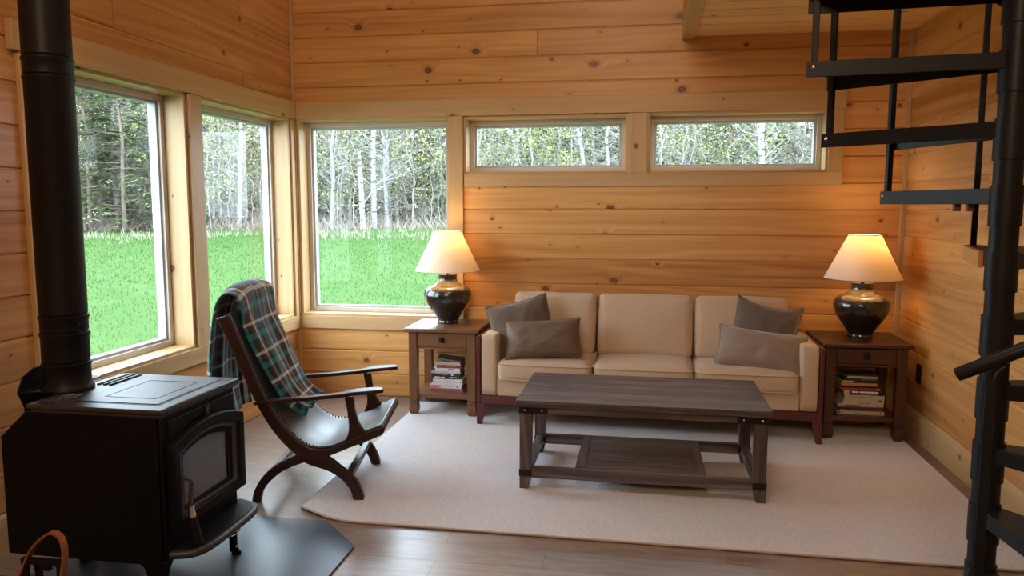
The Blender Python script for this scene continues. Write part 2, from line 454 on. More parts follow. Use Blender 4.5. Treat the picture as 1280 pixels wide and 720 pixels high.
BLADE = blade_mat('grass_blades', (.052,.106,.022), (.080,.130,.036))

# ------------------------------------------------------------------ calibrated room
XL, XR, YB = -2.684, 1.765, 5.646
YF, ZT = -3.0, 4.2             # room runs behind the camera, cathedral height
PITCH = .1846; Z0 = -.0066     # board lines at Z0 + k*PITCH
WT = .20                       # wall thickness

def subtract(rects, holes):
    for hx0, hx1, hz0, hz1 in holes:
        out = []
        for a, b, c, d in rects:
            if b <= hx0 or a >= hx1 or d <= hz0 or c >= hz1: out.append((a,b,c,d)); continue
            if a < hx0: out.append((a, hx0, c, d))
            if b > hx1: out.append((hx1, b, c, d))
            m0, m1 = max(a, hx0), min(b, hx1)
            if c < hz0: out.append((m0, m1, c, hz0))
            if d > hz1: out.append((m0, m1, hz1, d))
        rects = out
    return [r for r in rects if r[1]-r[0] > .002 and r[3]-r[2] > .002]

def plank_wall(name, u0, u1, z0, z1, holes, place, cuts=None, groove=.008, vflip=False):
    """boards with V grooves + solid backing. place(u, z, d) -> xyz, d = depth behind the face"""
    mb = MB(); k0 = int(math.floor((z0-Z0)/PITCH)); k1 = int(math.ceil((z1-Z0)/PITCH))
    for k in range(k0, k1):
        c, d = max(z0, Z0+k*PITCH), min(z1, Z0+(k+1)*PITCH)
        if d-c < .01: continue
        joints = [u0]
        if cuts and k in cuts: joints += cuts[k]
        else:
            x = u0 + random.uniform(1.3, 4.2)
            while x < u1-.5:
                joints.append(x); x += random.uniform(2.6, 4.2)
        joints.append(u1)
        for a, b in zip(joints[:-1], joints[1:]):
            w = random.random()
            for (p, q, r, s) in subtract([(a, b, c, d)], holes):
                g = groove; e = .0015
                gl, gr = (g if p > u0+1e-6 else 0), (g if q < u1-1e-6 else 0)
                F = [(p+e*(gl>0), r), (q-e*(gr>0), r), (q-e*(gr>0), s), (p+e*(gl>0), s)]
                I = [(p+gl*.5, r+g), (q-gr*.5, r+g), (q-gr*.5, s-g), (p+gl*.5, s-g)]
                vs = [place(x, z, g*1.4) for x, z in F] + [place(x, z, 0) for x, z in I]
                pc = [(x, z, w) for x, z in F] + [(x, z, w) for x, z in I]
                mb.add(vs, [(4,5,6,7),(0,1,5,4),(1,2,6,5),(2,3,7,6),(3,0,4,7)], pc)
    for (p, q, r, s) in subtract([(u0, u1, z0, z1)], holes):
        vs = [place(x, z, dd) for dd in (.007, WT) for x, z in ((p,r),(q,r),(q,s),(p,s))]
        mb.add(vs, [(0,1,2,3),(7,6,5,4),(0,4,5,1),(1,5,6,2),(2,6,7,3),(3,7,4,0)], [(x, z, .5) for dd in (0,1) for x, z in ((p,r),(q,r),(q,s),(p,s))])
    return struct(name, mb, PINE_WALL)

# openings (u0,u1,z0,z1) on each wall
SILL, HEAD = .633, 2.158
W1 = (3.05, 4.21, SILL, HEAD); W2 = (4.355, 5.555, SILL, HEAD)
W3 = (-2.655, -1.443, SILL, HEAD)
W4 = (-1.330, -.117, 1.73, 2.152); W5 = (.017, 1.250, 1.73, 2.158)
pl_left = lambda u, z, d: (XL-d, u, z)
pl_back = lambda u, z, d: (u, YB+d, z)
pl_right = lambda u, z, d: (XR+d, u, z)
rowk = lambda z: int(round((z-Z0)/PITCH))
plank_wall('wall_left', YF, YB, 0, ZT, [W1, W2], pl_left, cuts={13: [3.62], 14: [1.2], 15: [4.9]})
plank_wall('wall_back', XL-WT, XR+WT, 0, ZT, [W3, W4, W5], pl_back, cuts={14: [-.78], 13: [], 12: [], 15: [], 6: [], 7: [], 8: [], 5: [], 4: []})
plank_wall('wall_rear', XL-WT, XR+WT, 0, ZT, [], lambda u, z, d: (u, YF-d, z))
plank_wall('wall_right', YF, YB, 0, ZT, [], pl_right, cuts={6: [2.2], 5: [1.4], 4: [2.9], 3: [1.8], 7: [2.5]})

struct('floor', MB().box(XL-.2, XR+.2, YF, YB+.2, -.12, 0), FLOOR)
# high ceiling over the main room
mbc = MB(); y = YF
while y < YB:
    mbc.box(XL, XR, y+.002, min(YB, y+.183), ZT, ZT+.03, 'x'); y += .185
struct('ceiling', mbc, PINE_CEIL)

# loft floor overhead on the right, with its edge beam
LX, LZ = .327, 2.672
mbl = MB(); y = YB
while y > 3.25:
    w = random.random(); e = .007
    y1 = y-.185
    vs = [(LX-.02,y,LZ+.014),(XR,y,LZ+.014),(XR,y1,LZ+.014),(LX-.02,y1,LZ+.014),(LX-.02,y-e,LZ),(XR,y-e,LZ),(XR,y1+e,LZ),(LX-.02,y1+e,LZ)]
    mbl.add(vs, [(4,5,6,7),(0,1,5,4),(2,3,7,6)], [(p[0], p[1], w) for p in vs]); y = y1
mbl.box(LX-.02, XR, y, YB, LZ+.014, LZ+.05, 'x')
struct('ceiling_loft', mbl, PINE_CEIL)
struct('beam_loft', MB().box(.247, LX, y, YB, 2.655, 2.90, 'y'), PINE_TRIM, bevel=.004)

# ------------------------------------------------------------------ trim
def trim(name, boxes, bevel=.003, mat=None):
    mb = MB()
    for b in boxes: mb.box(*b)
    return struct(name, mb, mat or PINE_TRIM, bevel=bevel)
T = .024; TH = .036
# headers, sills, casings – each board its own piece
trim('trim_header_left', [(XL, XL+TH, 2.925, YB-.0, HEAD, 2.285, 'y')])
trim('trim_header_back', [(XL+TH, 1.352, YB-TH+.006, YB, HEAD, 2.285, 'x')])
trim('trim_apron_left', [(XL, XL+T, 2.94, YB-T, .533, SILL, 'y')])
trim('trim_apron_back', [(XL+T, -1.325, YB-T, YB, .533, SILL, 'x')])
trim('trim_casing_1', [(XL, XL+T, 2.968, W1[0], .533, HEAD, 'z')])
trim('trim_casing_2', [(XL, XL+T, W1[1]+.012, W2[0]-.002, SILL, HEAD, 'z')])
trim('trim_casing_3', [(XL, XL+T*.8, W2[1]+.012, YB-T-.004, SILL, HEAD, 'z')])
trim('trim_casing_4', [(XL+.0, W3[0]-.006, YB-T*.8, YB, SILL, HEAD, 'z')])
trim('trim_casing_5', [(W3[1]+.002, W4[0]-.004, YB-T, YB, .533, HEAD, 'z')])
trim('trim_casing_6', [(W4[1], W5[0], YB-T, YB, W4[2], HEAD, 'z')])
trim('trim_casing_7', [(W5[1], 1.345, YB-T, YB, W5[2], HEAD, 'z')])
trim('trim_apron_high', [(-1.325, 1.345, YB-T, YB, 1.637, 1.73, 'x')])
trim('trim_corner_left', [(XL, XL+.022, YB-.022, YB, 2.285, ZT, 'z'), (XL, XL+.022, YB-.022, YB, 0, .533, 'z')])
trim('trim_corner_right', [(XR-.03, XR, YB-.022, YB, 0, LZ, 'z')])
mbb = MB(); mbb.prism([(0,0),(.018,0),(.018,.135),(.012,.165),(0,.18)], (XR,YF,0), (-1,0,0), (0,0,1), (0,1,0), YB-YF)
mbb.pc = [(v[1], v[2], .3) for v in mbb.v]
struct('baseboard_right', mbb, PINE_TRIM)
mbb = MB(); mbb.prism([(0,0),(.018,0),(.018,.135),(.012,.165),(0,.18)], (XL,YF,0), (1,0,0), (0,0,1), (0,1,0), 6.0)
mbb.pc = [(v[1], v[2], .6) for v in mbb.v]
struct('baseboard_left', mbb, PINE_TRIM)

# ------------------------------------------------------------------ windows: jamb liner, vinyl frame, pane
def window(n, W, place, depth=.125):
    u0, u1, z0, z1 = W; j = .018
    def bx(mb, a, b, c, d, e, f, ax):       # u-range, z-range, depth-range
        vs = [place(u, z, dd) for dd in (e, f) for z in (c, d) for u in (a, b)]
        w = random.random(); pc = [((z if ax == 'z' else u), (u if ax == 'z' else z)+dd, w) for dd in (e, f) for z in (c, d) for u in (a, b)]
        mb.add(vs, [(0,2,3,1),(4,5,7,6),(0,1,5,4),(2,6,7,3),(0,4,6,2),(1,3,7,5)], pc)
    root = MB()                             # wooden jamb extension lining the opening
    bx(root, u0-.002, u0+j, z0, z1, -.006, depth+.07, 'z'); bx(root, u1-j, u1+.002, z0, z1, -.006, depth+.07, 'z')
    bx(root, u0+j, u1-j, z0-.002, z0+j, -.012, depth+.07, 'u'); bx(root, u0+j, u1-j, z1-j, z1+.002, -.004, depth+.07, 'u')
    r = struct('window_%d' % n, root, PINE_TRIM, bevel=.002)
    U0, U1, A, B = u0+j, u1-j, z0+j, z1-j
    fr = MB(); f = .034
    for (a, b, c, d) in ((U0, U0+f, A, B), (U1-f, U1, A, B), (U0+f, U1-f, A, A+f), (U0+f, U1-f, B-f, B)): bx(fr, a, b, c, d, depth, depth+.075, 'u')
    obj('window_frame', fr, VINYL, r, bevel=.003)
    st = MB(); g = .016; q = .036
    for (a, b, c, d) in ((U0+f, U0+f+g, A+f, B-f), (U1-f-g, U1-f, A+f, B-f), (U0+f+g, U1-f-g, A+f, A+f+g), (U0+f+g, U1-f-g, B-f-g, B-f)): bx(st, a, b, c, d, depth+.018, depth+.07, 'u')
    obj('glazing_bead', st, CERAMIC_GREY, r, bevel=.002)
    pa = MB(); bx(pa, U0+f, U1-f, A+f, B-f, depth+.045, depth+.049, 'u')
    obj('pane', pa, GLASS, r)
window(1, W1, pl_left); window(2, W2, pl_left); window(3, W3, pl_back); window(4, W4, pl_back); window(5, W5, pl_back)

# electric outlet on the right wall
ot = thing('wall_outlet', 'dark bronze electrical outlet on pine wall beside the right end table', 'outlet', (XR, 5.19, .425))
obj('cover_plate', MB().box(-.007, 0, -.04, .04, -.062, .062), BRONZE, ot, bevel=.003)
for dz in (-.026, .026): obj('socket', MB().lathe([(.016,0),(.016,.003)], 16).prism([(0,0),(.001,0),(.001,.001)], (0,0,0), (1,0,0), (0,1,0), (0,0,1), .001), BLACK_STEEL, ot)
for i, s_ in enumerate([c for c in ot.children if c.name.startswith('socket')]):
    s_.rotation_euler = (0, -PI/2, 0); s_.location = (-.0065, 0, (-.026, .026)[i])

# ------------------------------------------------------------------ rug
RX0, RX1, RY0, RY1, RT = -1.645, 1.66, 3.305, 5.50, .012
def rug_z(x, y):
    d = math.hypot((x-RX0), (y-RY0)*1.3)
    return .028*max(0, 1-d/.26)**2
def rug_xy(u, v):
    x = RX0+(RX1-RX0)*u; y = RY0+(RY1-RY0)*v
    d = math.hypot(x-RX0, y-RY0)
    y += .12*max(0, 1-d/.34)**2                     # corner curls back a little
    dc = math.hypot(x-RX1, y-RY0)
    if dc < .1: x -= .02*(1-dc/.1); y += .02*(1-dc/.1)
    return x, y
mb = MB(); NU, NV = 90, 60
mb.grid(lambda u, v: (*rug_xy(u, v), RT+rug_z(*rug_xy(u, v))), NU, NV)
b = len(mb.v)
mb.grid(lambda u, v: (*rug_xy(u, v), .001+rug_z(*rug_xy(u, v))), NU, NV)
mb.f = mb.f[:NU*NV] + [tuple(reversed(f)) for f in mb.f[NU*NV:]]
ring = [(i, 0) for i in range(NU)] + [(NU, j) for j in range(NV)] + [(i, NV) for i in range(NU, 0, -1)] + [(0, j) for j in range(NV, 0, -1)]
idx = [i*(NV+1)+j for i, j in ring]
for k in range(len(idx)):
    a, c = idx[k], idx[(k+1) % len(idx)]; mb.f.append((b+a, b+c, c, a))
rug = tag(obj('area_rug', mb, RUG, smooth=40), 'large beige looped area rug on the plank floor under the coffee table', 'rug')
pts = [(*rug_xy(i/NU, j/NV), RT*.6+rug_z(*rug_xy(i/NU, j/NV))) for i, j in ring]
obj('edge_binding', MB().tube(pts+[pts[0]], .0062, 6), RUGEDGE, rug, smooth=180)

# ------------------------------------------------------------------ hearth mat
HM = [(-2.43,2.05),(-2.20,1.83),(-1.45,1.83),(-1.225,2.05),(-1.225,3.056),(-1.45,3.295),(-2.20,3.295),(-2.43,3.06)]
mat_o = tag(obj('hearth_mat', MB().prism(HM, (0,0,.0005), (1,0,0), (0,1,0), (0,0,1), .009), MATGREY, bevel=.003), 'slate grey octagonal hearth mat under the black wood stove', 'hearth mat')
MZ = .0095

# ------------------------------------------------------------------ wood stove (front faces +x)
st = thing('wood_stove', 'black cast iron wood stove with arched glass door on grey hearth mat', 'stove', (-2.05, 2.715, MZ))
ox, oy = -2.05, 2.715
def sx(x): return x-ox
def sy(y): return y-oy
ZB = -MZ
y0s, y1s = 2.452, 2.978
side = [(sx(-2.386),.165),(sx(-1.735),.165),(sx(-1.735),.728),(sx(-2.275),.728),(sx(-2.386),.625)]
mb = MB().prism([(a, b+ZB) for a, b in side], (0,sy(y1s)-.02,0), (1,0,0), (0,0,1), (0,-1,0), (y1s-y0s)-.04)
obj('firebox', mb, IRON, st, bevel=.01)
for s_, yy in ((-1, y0s), (1, y1s-.012)):
    mb = MB().prism([(a, b+ZB) for a, b in side], (0,sy(yy)+.012,0), (1,0,0), (0,0,1), (0,-1,0), .012)
    # raised border panel
    pts = [(sx(-2.30),.24),(sx(-1.80),.24),(sx(-1.80),.62),(sx(-2.05),.665),(sx(-2.30),.62)]
    mb.prism([(a, b+ZB) for a, b in pts], (0,sy(yy)+(.0 if s_ < 0 else .016),0), (1,0,0), (0,0,1), (0,-1,0), .004)
    obj('side_panel', mb, IRON, st, bevel=.003)
# rear heat shield, rising behind the flue with clipped corners
mb = MB().prism([(sy(2.59),.20),(sy(2.86),.20),(sy(2.89),.70),(sy(2.92),.768),(sy(2.89),.825),(sy(2.83),.85),(sy(2.65),.85),(sy(2.59),.825),(sy(2.56),.768),(sy(2.59),.70)], (sx(-2.405),0,ZB), (0,1,0), (0,0,1), (1,0,0), .006)
mb.prism([(sx(-2.40),sy(2.563)),(sx(-2.28),sy(2.60)),(sx(-2.28),sy(2.88)),(sx(-2.40),sy(2.917))], (0,0,.765+ZB), (1,0,0), (0,1,0), (0,0,1), .005)
obj('rear_heat_shield', mb, BLACK_STEEL, st, bevel=.002)
# top plate with stepped lip
TX0, TX1, TY0, TY1 = sx(-2.262), sx(-1.704), sy(2.442), sy(2.986)
mb = MB().box(TX0, TX1, TY0, TY1, .742+ZB, .76+ZB); mb.box(TX0+.012, TX1-.012, TY0+.012, TY1-.012, .724+ZB, .742+ZB)
tp = obj('top_plate', mb, STOVE_TOP, st, bevel=.006, seg=3)
def rim(mb, x0, x1, y0, y1, z0, z1, w):
    mb.box(x0, x1, y0, y0+w, z0, z1); mb.box(x0, x1, y1-w, y1, z0, z1); mb.box(x0, x0+w, y0+w, y1-w, z0, z1); mb.box(x1-w, x1, y0+w, y1-w, z0, z1)
mb = MB(); mb.box(sx(-2.10), sx(-1.765), sy(2.515), sy(2.935), .758+ZB, .7635+ZB); obj('cook_plate', mb, STOVE_TOP, tp, bevel=.0025)
mb = MB(); rim(mb, sx(-2.108), sx(-1.757), sy(2.507), sy(2.943), .7595+ZB, .7612+ZB, .008); obj('engraved_groove', mb, BLACK_STEEL, tp)
mb = MB(); rim(mb, sx(-2.04), sx(-1.82), sy(2.585), sy(2.865), .763+ZB, .7645+ZB, .005)
obj('engraved_groove', mb, BLACK_STEEL, tp)
for i in range(3): obj('vent_slat', MB().box(sx(-2.16-.028*i), sx(-2.147-.028*i), sy(2.765), sy(2.965), .758+ZB, .767+ZB), STOVE_TOP, tp, bevel=.003)
for i in range(3): obj('vent_slat', MB().box(sx(-2.16-.028*i), sx(-2.147-.028*i), sy(2.46), sy(2.60), .758+ZB, .767+ZB), STOVE_TOP, tp, bevel=.003)
# fascia, door surround
mb = MB().box(sx(-1.735), sx(-1.722), sy(2.462), sy(2.968), .17+ZB, .725+ZB); obj('front_casting', mb, IRON, st, bevel=.004)
def arch(ya, yb, zb, zs, zc, n=18):
    """rectangle with arched top: y range, bottom, spring height, crown"""
    p = [(sy(ya), zb+ZB), (sy(yb), zb+ZB)]
    for i in range(n+1):
        t = i/n; q = 2*t-1; p.append((sy(yb)+(sy(ya)-sy(yb))*t, zs+(zc-zs)*(1-q*q)+ZB))
    return p
def archring(outer, inner, x, t):
    mb = MB(); k = len(outer); w = random.random()
    vs = [(sx(x), a, b) for a, b in outer]+[(sx(x), a, b) for a, b in inner]+[(sx(x)+t, a, b) for a, b in outer]+[(sx(x)+t, a, b) for a, b in inner]
    fs = []
    for i in range(k):
        j = (i+1) % k
        fs += [(i, j, 2*k+j, 2*k+i), (2*k+i, 2*k+j, 3*k+j, 3*k+i), (3*k+i, 3*k+j, k+j, k+i), (k+i, k+j, j, i)]
    return mb.add(vs, fs)
dr = obj('door', archring(arch(2.482,2.992,.285,.612,.662), arch(2.525,2.945,.325,.575,.618), -1.724, .036), IRON, st, bevel=.008, seg=3)
obj('door_molding', archring(arch(2.520,2.950,.320,.580,.623), arch(2.553,2.917,.338,.562,.602), -1.724, .024), STOVE_TOP, dr, bevel=.005)
obj('door_inner_rim', archring(arch(2.548,2.922,.333,.566,.606), arch(2.572,2.885,.352,.55,.580), -1.724, .014), IRON, dr, bevel=.003)
gp = arch(2.565,2.892,.347,.552,.584)
obj('door_glass', MB().prism(gp, (sx(-1.722),0,0), (0,1,0), (0,0,1), (1,0,0), .005), STOVE_GLASS, dr)
# fascia above the door with a raised strip and latch
mb = MB(); kk = 18
A = [(sy(2.50)+(sy(2.955)-sy(2.50))*i/kk, .705+ZB) for i in range(kk+1)]
Bq = [(sy(2.50)+(sy(2.955)-sy(2.50))*i/kk, .618+.052*(1-(2*i/kk-1)**2)+ZB) for i in range(kk+1)]
mb.strip(A, Bq, (sx(-1.726),0,0), (0,1,0), (0,0,1), (1,0,0), .012)
fa = obj('fascia_strip', mb, IRON, st, bevel=.003)
obj('air_latch', MB().prism([(sy(2.734),.702+ZB),(sy(2.742),.702+ZB),(sy(2.7465),.68+ZB),(sy(2.751),.702+ZB),(sy(2.759),.702+ZB),(sy(2.7495),.664+ZB),(sy(2.7435),.664+ZB)], (sx(-1.716),0,0), (0,1,0), (0,0,1), (1,0,0), .01), STOVE_TOP, fa)
# ash lip
lip = []
for i in range(21):
    t = i/20; q = 2*t-1; lip.append((sy(2.47)+(sy(3.025)-sy(2.47))*t, sx(-1.735)+.132*(1-abs(q)**5)**.5))
mb = MB(); base = [(sy(2.47), sx(-1.74))]+[]
poly = [(b_, a_) for a_, b_ in lip]
mb.prism([(sx(-1.75), sy(2.47))]+poly+[(sx(-1.75), sy(3.025))], (0,0,.178+ZB), (1,0,0), (0,1,0), (0,0,1), .03)
obj('ash_lip', mb, STOVE_TOP, st, bevel=.011, seg=3)
pin = [((x-sx(-1.735))*.86+sx(-1.735), y*.93) for x, y in poly]
mb = MB().prism([(sx(-1.735), sy(2.47)*.93)]+pin+[(sx(-1.735), sy(3.025)*.93)], (0,0,.207+ZB), (1,0,0), (0,1,0), (0,0,1), .003)
obj('ash_lip_tray', mb, BLACK_STEEL, st)
# door handle with coiled neck and steel ferrule
hx = sx(-1.672)
hd = obj('door_handle', MB().tube(spline([(hx-.018,sy(2.525),.475+ZB),(hx+.004,sy(2.528),.48+ZB),(hx+.016,sy(2.535),.46+ZB),(hx+.012,sy(2.530),.41+ZB),(hx+.012,sy(2.532),.36+ZB)],6), .0075, 10), STOVE_TOP, st, smooth=60)
obj('handle_ferrule', MB().tube([(hx+.012,sy(2.532),.372+ZB),(hx+.013,sy(2.534),.33+ZB)], [.010,.0155], 14), CHROME, hd, smooth=40)
obj('handle_grip', MB().tube(spline([(hx+.013,sy(2.534),.333+ZB),(hx+.016,sy(2.541),.285+ZB),(hx+.02,sy(2.549),.227+ZB),(hx+.021,sy(2.550),.219+ZB)],5), [.015+.008*min(1,i/11) for i in range(16)], 14), BLACK_STEEL, hd, smooth=50)
# legs
def cast_leg(x, y, dx):
    prof = [(.0,.17),(.02,.12),(.035,.06),(.03,.0)]; inn = [(.16,.17),(.105,.145),(.085,.08),(.085,.0)]
    A = resample(spline(prof, 6), 14); B2 = resample(spline(inn, 6), 14)
    return MB().strip([(a*dx, z) for a, z in A], [(a*dx, z) for a, z in B2], (x, y, 0), (1,0,0), (0,0,1), (0,1,0), .045)
obj('leg', cast_leg(sx(-1.715), sy(2.455), -1), IRON, st, bevel=.006)
obj('leg', cast_leg(sx(-2.36), sy(2.74), 1), IRON, st, bevel=.006)
obj('leg', cast_leg(sx(-2.36), sy(2.925), 1), IRON, st, bevel=.006)
l4 = obj('leg', MB().box(sx(-1.722), sx(-1.695), sy(2.885), sy(2.91), .012, .175), IRON, st, bevel=.003)
obj('leveling_foot', MB().lathe([(.02,0),(.02,.008),(.012,.014),(.008,.03)], 16, (sx(-1.697), sy(2.90))), IRON, l4, smooth=40)
obj('bolt', MB().ball((sx(-1.693), sy(2.893), .035), .006), CHROME, l4, smooth=180)
obj('ash_pull', MB().tube(spline([(sx(-1.70),sy(2.88),.15),(sx(-1.66),sy(2.87),.125),(sx(-1.66),sy(2.80),.125),(sx(-1.70),sy(2.79),.15)],6), .003, 8), CHROME, st, smooth=180)

# ------------------------------------------------------------------ stove pipe
PR = .087
zs = [(.097,.001),(.097,.008),(.092,.016),(PR,.026)]
def ringat(z): return [(PR,z-.012),(PR+.004,z-.006),(PR+.004,z+.004),(PR-.004,z+.009),(PR,z+.014)]
prof = list(zs)
for z in (.868, .99, 1.058, 1.985, 2.056, 3.3): prof += ringat(z-.765)
prof += [(PR, ZT-.78)]
sp_ = thing('stove_pipe', 'tall black flue pipe with banded joints rising from the wood stove', 'stove pipe', (-2.277, 2.68, .765))
obj('pipe', MB().lathe(prof, 56), BLACK_STEEL, sp_, smooth=35)
for z, q in ((2.022-.765, -.35), (1.0-.765, -.25), (.80-.765, -1.5), (1.03-.765, -.25)): obj('screw', MB().ball((PR*math.cos(q), PR*math.sin(q), z), .006), BRONZE, sp_, smooth=180)

# ------------------------------------------------------------------ log carrier with leather strap (bottom left)
lc = thing('log_carrier', 'low black iron log carrier with tan leather strap beside the wood stove', 'log carrier', (-1.93, 2.0, MZ))
def lx(x): return x+1.93
def ly(y): return y-2.0
for yy in (1.72, 2.10):
    mb = MB()
    for xx in (-1.995, -1.865): mb.box(lx(xx), lx(xx)+.02, ly(yy)-.008, ly(yy)+.008, .26, .336)
    mb.box(lx(-1.995), lx(-1.845), ly(yy)-.009, ly(yy)+.009, .318, .338); mb.box(lx(-1.995), lx(-1.845), ly(yy)-.008, ly(yy)+.008, .258, .272)
    mb.box(lx(-1.95), lx(-1.89), ly(yy)-.008, ly(yy)+.008, .30, .32); mb.box(lx(-1.945), lx(-1.925), ly(yy)-.008, ly(yy)+.008, .258, .32)
    obj('strap_bracket', mb, BLACK_STEEL, lc, bevel=.002)
mb = MB()
for yy in (1.72, 2.10): mb.box(lx(-2.12), lx(-1.74), ly(yy)-.01, ly(yy)+.01, .235, .262)
for xx in (-2.12, -1.76): mb.box(lx(xx), lx(xx)+.02, ly(1.72), ly(2.10), .235, .262)
for xx in (-2.12, -1.76):
    for yy in (1.72, 2.09): mb.box(lx(xx), lx(xx)+.02, ly(yy)-.01, ly(yy)+.01, .0, .24)
for k in range(7): mb.box(lx(-2.11), lx(-1.75), ly(1.74+.057*k), ly(1.752+.057*k), .05, .062)
obj('carrier_frame', mb, BLACK_STEEL, lc, bevel=.002)
path = resample(spline([(lx(-2.03), .20), (lx(-2.00), .275), (lx(-1.955), .365), (lx(-1.90), .42), (lx(-1.865), .432), (lx(-1.838), .41), (lx(-1.832), .36), (lx(-1.845), .29), (lx(-1.872), .21)], 8), 40)
for yy in (2.10,):
    mb = MB(); tk = .003
    n_ = len(path)
    A = []; B2 = []
    for i in range(n_):
        p, q = Vector(path[max(0,i-1)]), Vector(path[min(n_-1,i+1)]); t = (q-p).normalized(); nn = Vector((-t.y, t.x))
        A.append(tuple(Vector(path[i])+nn*tk)); B2.append(tuple(Vector(path[i])-nn*tk))
    mb.strip(A, B2, (0, ly(yy)-.015, 0), (1,0,0), (0,0,1), (0,1,0), .024)
    obj('leather_strap', mb, LEATHER_TAN, lc, smooth=50)

# ------------------------------------------------------------------ sling chair
ca = math.radians(10.7)
ch = thing('sling_chair', 'dark wood sling armchair with black leather seat facing the coffee table', 'armchair', (-1.90, 3.455, 0), ca)
SW, ST = .58, .042
rail_in = resample(spline([(-.108,.962),(-.03,.765),(.03,.606),(.09,.482),(.145,.397),(.211,.326),(.268,.290),(.33,.279),(.397,.291),(.46,.319),(.555,.362),(.636,.392)], 8), 60)
rail_out = resample(spline([(-.166,.944),(-.10,.79),(-.05,.665),(.0,.545),(.041,.458),(.089,.378),(.148,.303),(.205,.25),(.262,.222),(.33,.228),(.40,.254),(.47,.283),(.56,.318),(.640,.350)], 8), 60)
rl = resample(spline([(-.027,.0),(-.011,.067),(.036,.141),(.1,.196),(.164,.232),(.24,.27)], 8), 30)
rl2 = resample(spline([(.016,.0),(.029,.057),(.071,.113),(.126,.159),(.189,.190),(.29,.225)], 8), 30)
fl = resample(spline([(.26,.268),(.33,.25),(.369,.231),(.421,.189),(.491,.129),(.526,.066),(.540,.0125)], 8), 30)
fl2 = resample(spline([(.22,.22),(.274,.195),(.318,.180),(.367,.162),(.428,.12),(.470,.064),(.488,.0125)], 8), 30)
def arm_sections(s0, side):
    mb = MB(); vs = []; fs = []; pc = []; L = [(.0,.524,.017),(.06,.531,.018),(.15,.539,.020),(.26,.546,.021),(.36,.556,.023),(.44,.564,.027),(.47,.572,.036),(.50,.577,.040),(.57,.583,.041),(.61,.586,.037),(.635,.586,.026),(.646,.583,.010)]
    w = random.random()
    for a, z, hw in L:
        for p, q in ((-1,-.019),(1,-.019),(1.05,-.009),(1,0),(-1,0),(-1.05,-.009)): vs.append((a, s0+side*.004+p*hw, z+q)); pc.append((a, p*hw, w))
    k = 6
    for i in range(len(L)-1):
        for j in range(k): fs.append((i*k+j, i*k+(j+1)%k, (i+1)*k+(j+1)%k, (i+1)*k+j))
    fs += [tuple(reversed(range(k))), tuple((len(L)-1)*k+j for j in range(k))]
    return mb.add(vs, fs, pc)
for s0, sd in ((0, -1), (SW-ST, 1)):
    U, V, N = (1,0,0), (0,0,1), (0,1,0)
    obj('side_rail', MB().strip(rail_out, rail_in, (0,s0,0), U, V, N, ST), MAHOG, ch, bevel=.006)
    obj('leg', MB().strip(rl2, rl, (0,s0+.001,0), U, V, N, ST-.002), MAHOG, ch, bevel=.005)
    obj('leg', MB().strip(fl2, fl, (0,s0+.001,0), U, V, N, ST-.002), MAHOG, ch, bevel=.005)
    pL = resample(spline([(.452,.545),(.464,.476),(.471,.412),(.469,.364),(.452,.322)], 6), 20); pR = resample(spline([(.495,.545),(.503,.476),(.521,.412),(.545,.373),(.565,.362)], 6), 20)
    obj('arm_post', MB().strip(pL, pR, (0,s0+.004,0), U, V, N, ST-.008), MAHOG, ch, bevel=.005)
    obj('armrest', arm_sections(s0+ST/2, sd), MAHOG, ch, bevel=.003)
obj('front_rail', MB().tube([(.628,.01,.372),(.628,SW-.01,.372)], .021, 14), MAHOG, ch, smooth=50)
obj('top_rail', MB().box(-.128,-.108,.03,SW-.03,.90,.955), MAHOG, ch, bevel=.004)
obj('stretcher', MB().box(.448,.482,.03,SW-.03,.115,.15), MAHOG, ch, bevel=.003)
obj('stretcher', MB().box(.035,.06,.03,SW-.03,.10,.135), MAHOG, ch, bevel=.003)
# leather sling hung between the rails, sagging slightly
def sling(u, v):
    i = u*(len(rail_in)-1); k = min(int(i), len(rail_in)-2); f = i-k
    a = rail_in[k][0]*(1-f)+rail_in[k+1][0]*f; z = rail_in[k][1]*(1-f)+rail_in[k+1][1]*f
    sag = .03*math.sin(PI*u)**.7*(1-(2*v-1)**2)
    d = Vector((rail_in[k+1][0]-rail_in[k][0], rail_in[k+1][1]-rail_in[k][1])).normalized()
    return (a+d.y*sag*.9-.002, .012+(SW-.024)*v, z-d.x*sag+.004+(.0 if u < .97 else 0))
obj('leather_seat', MB().grid(sling, 70, 16), LEATHER, ch, smooth=180, solid=.006)
for s0 in (.020, SW-.020):
    mb = MB()
    for p in resample(rail_in[6:57], 58): mb.ball((p[0]+.003, s0, p[1]+.008), .0042, 6, 4)
    obj('nailhead_trim', mb, BRONZE, ch, smooth=180)['kind'] = 'stuff'

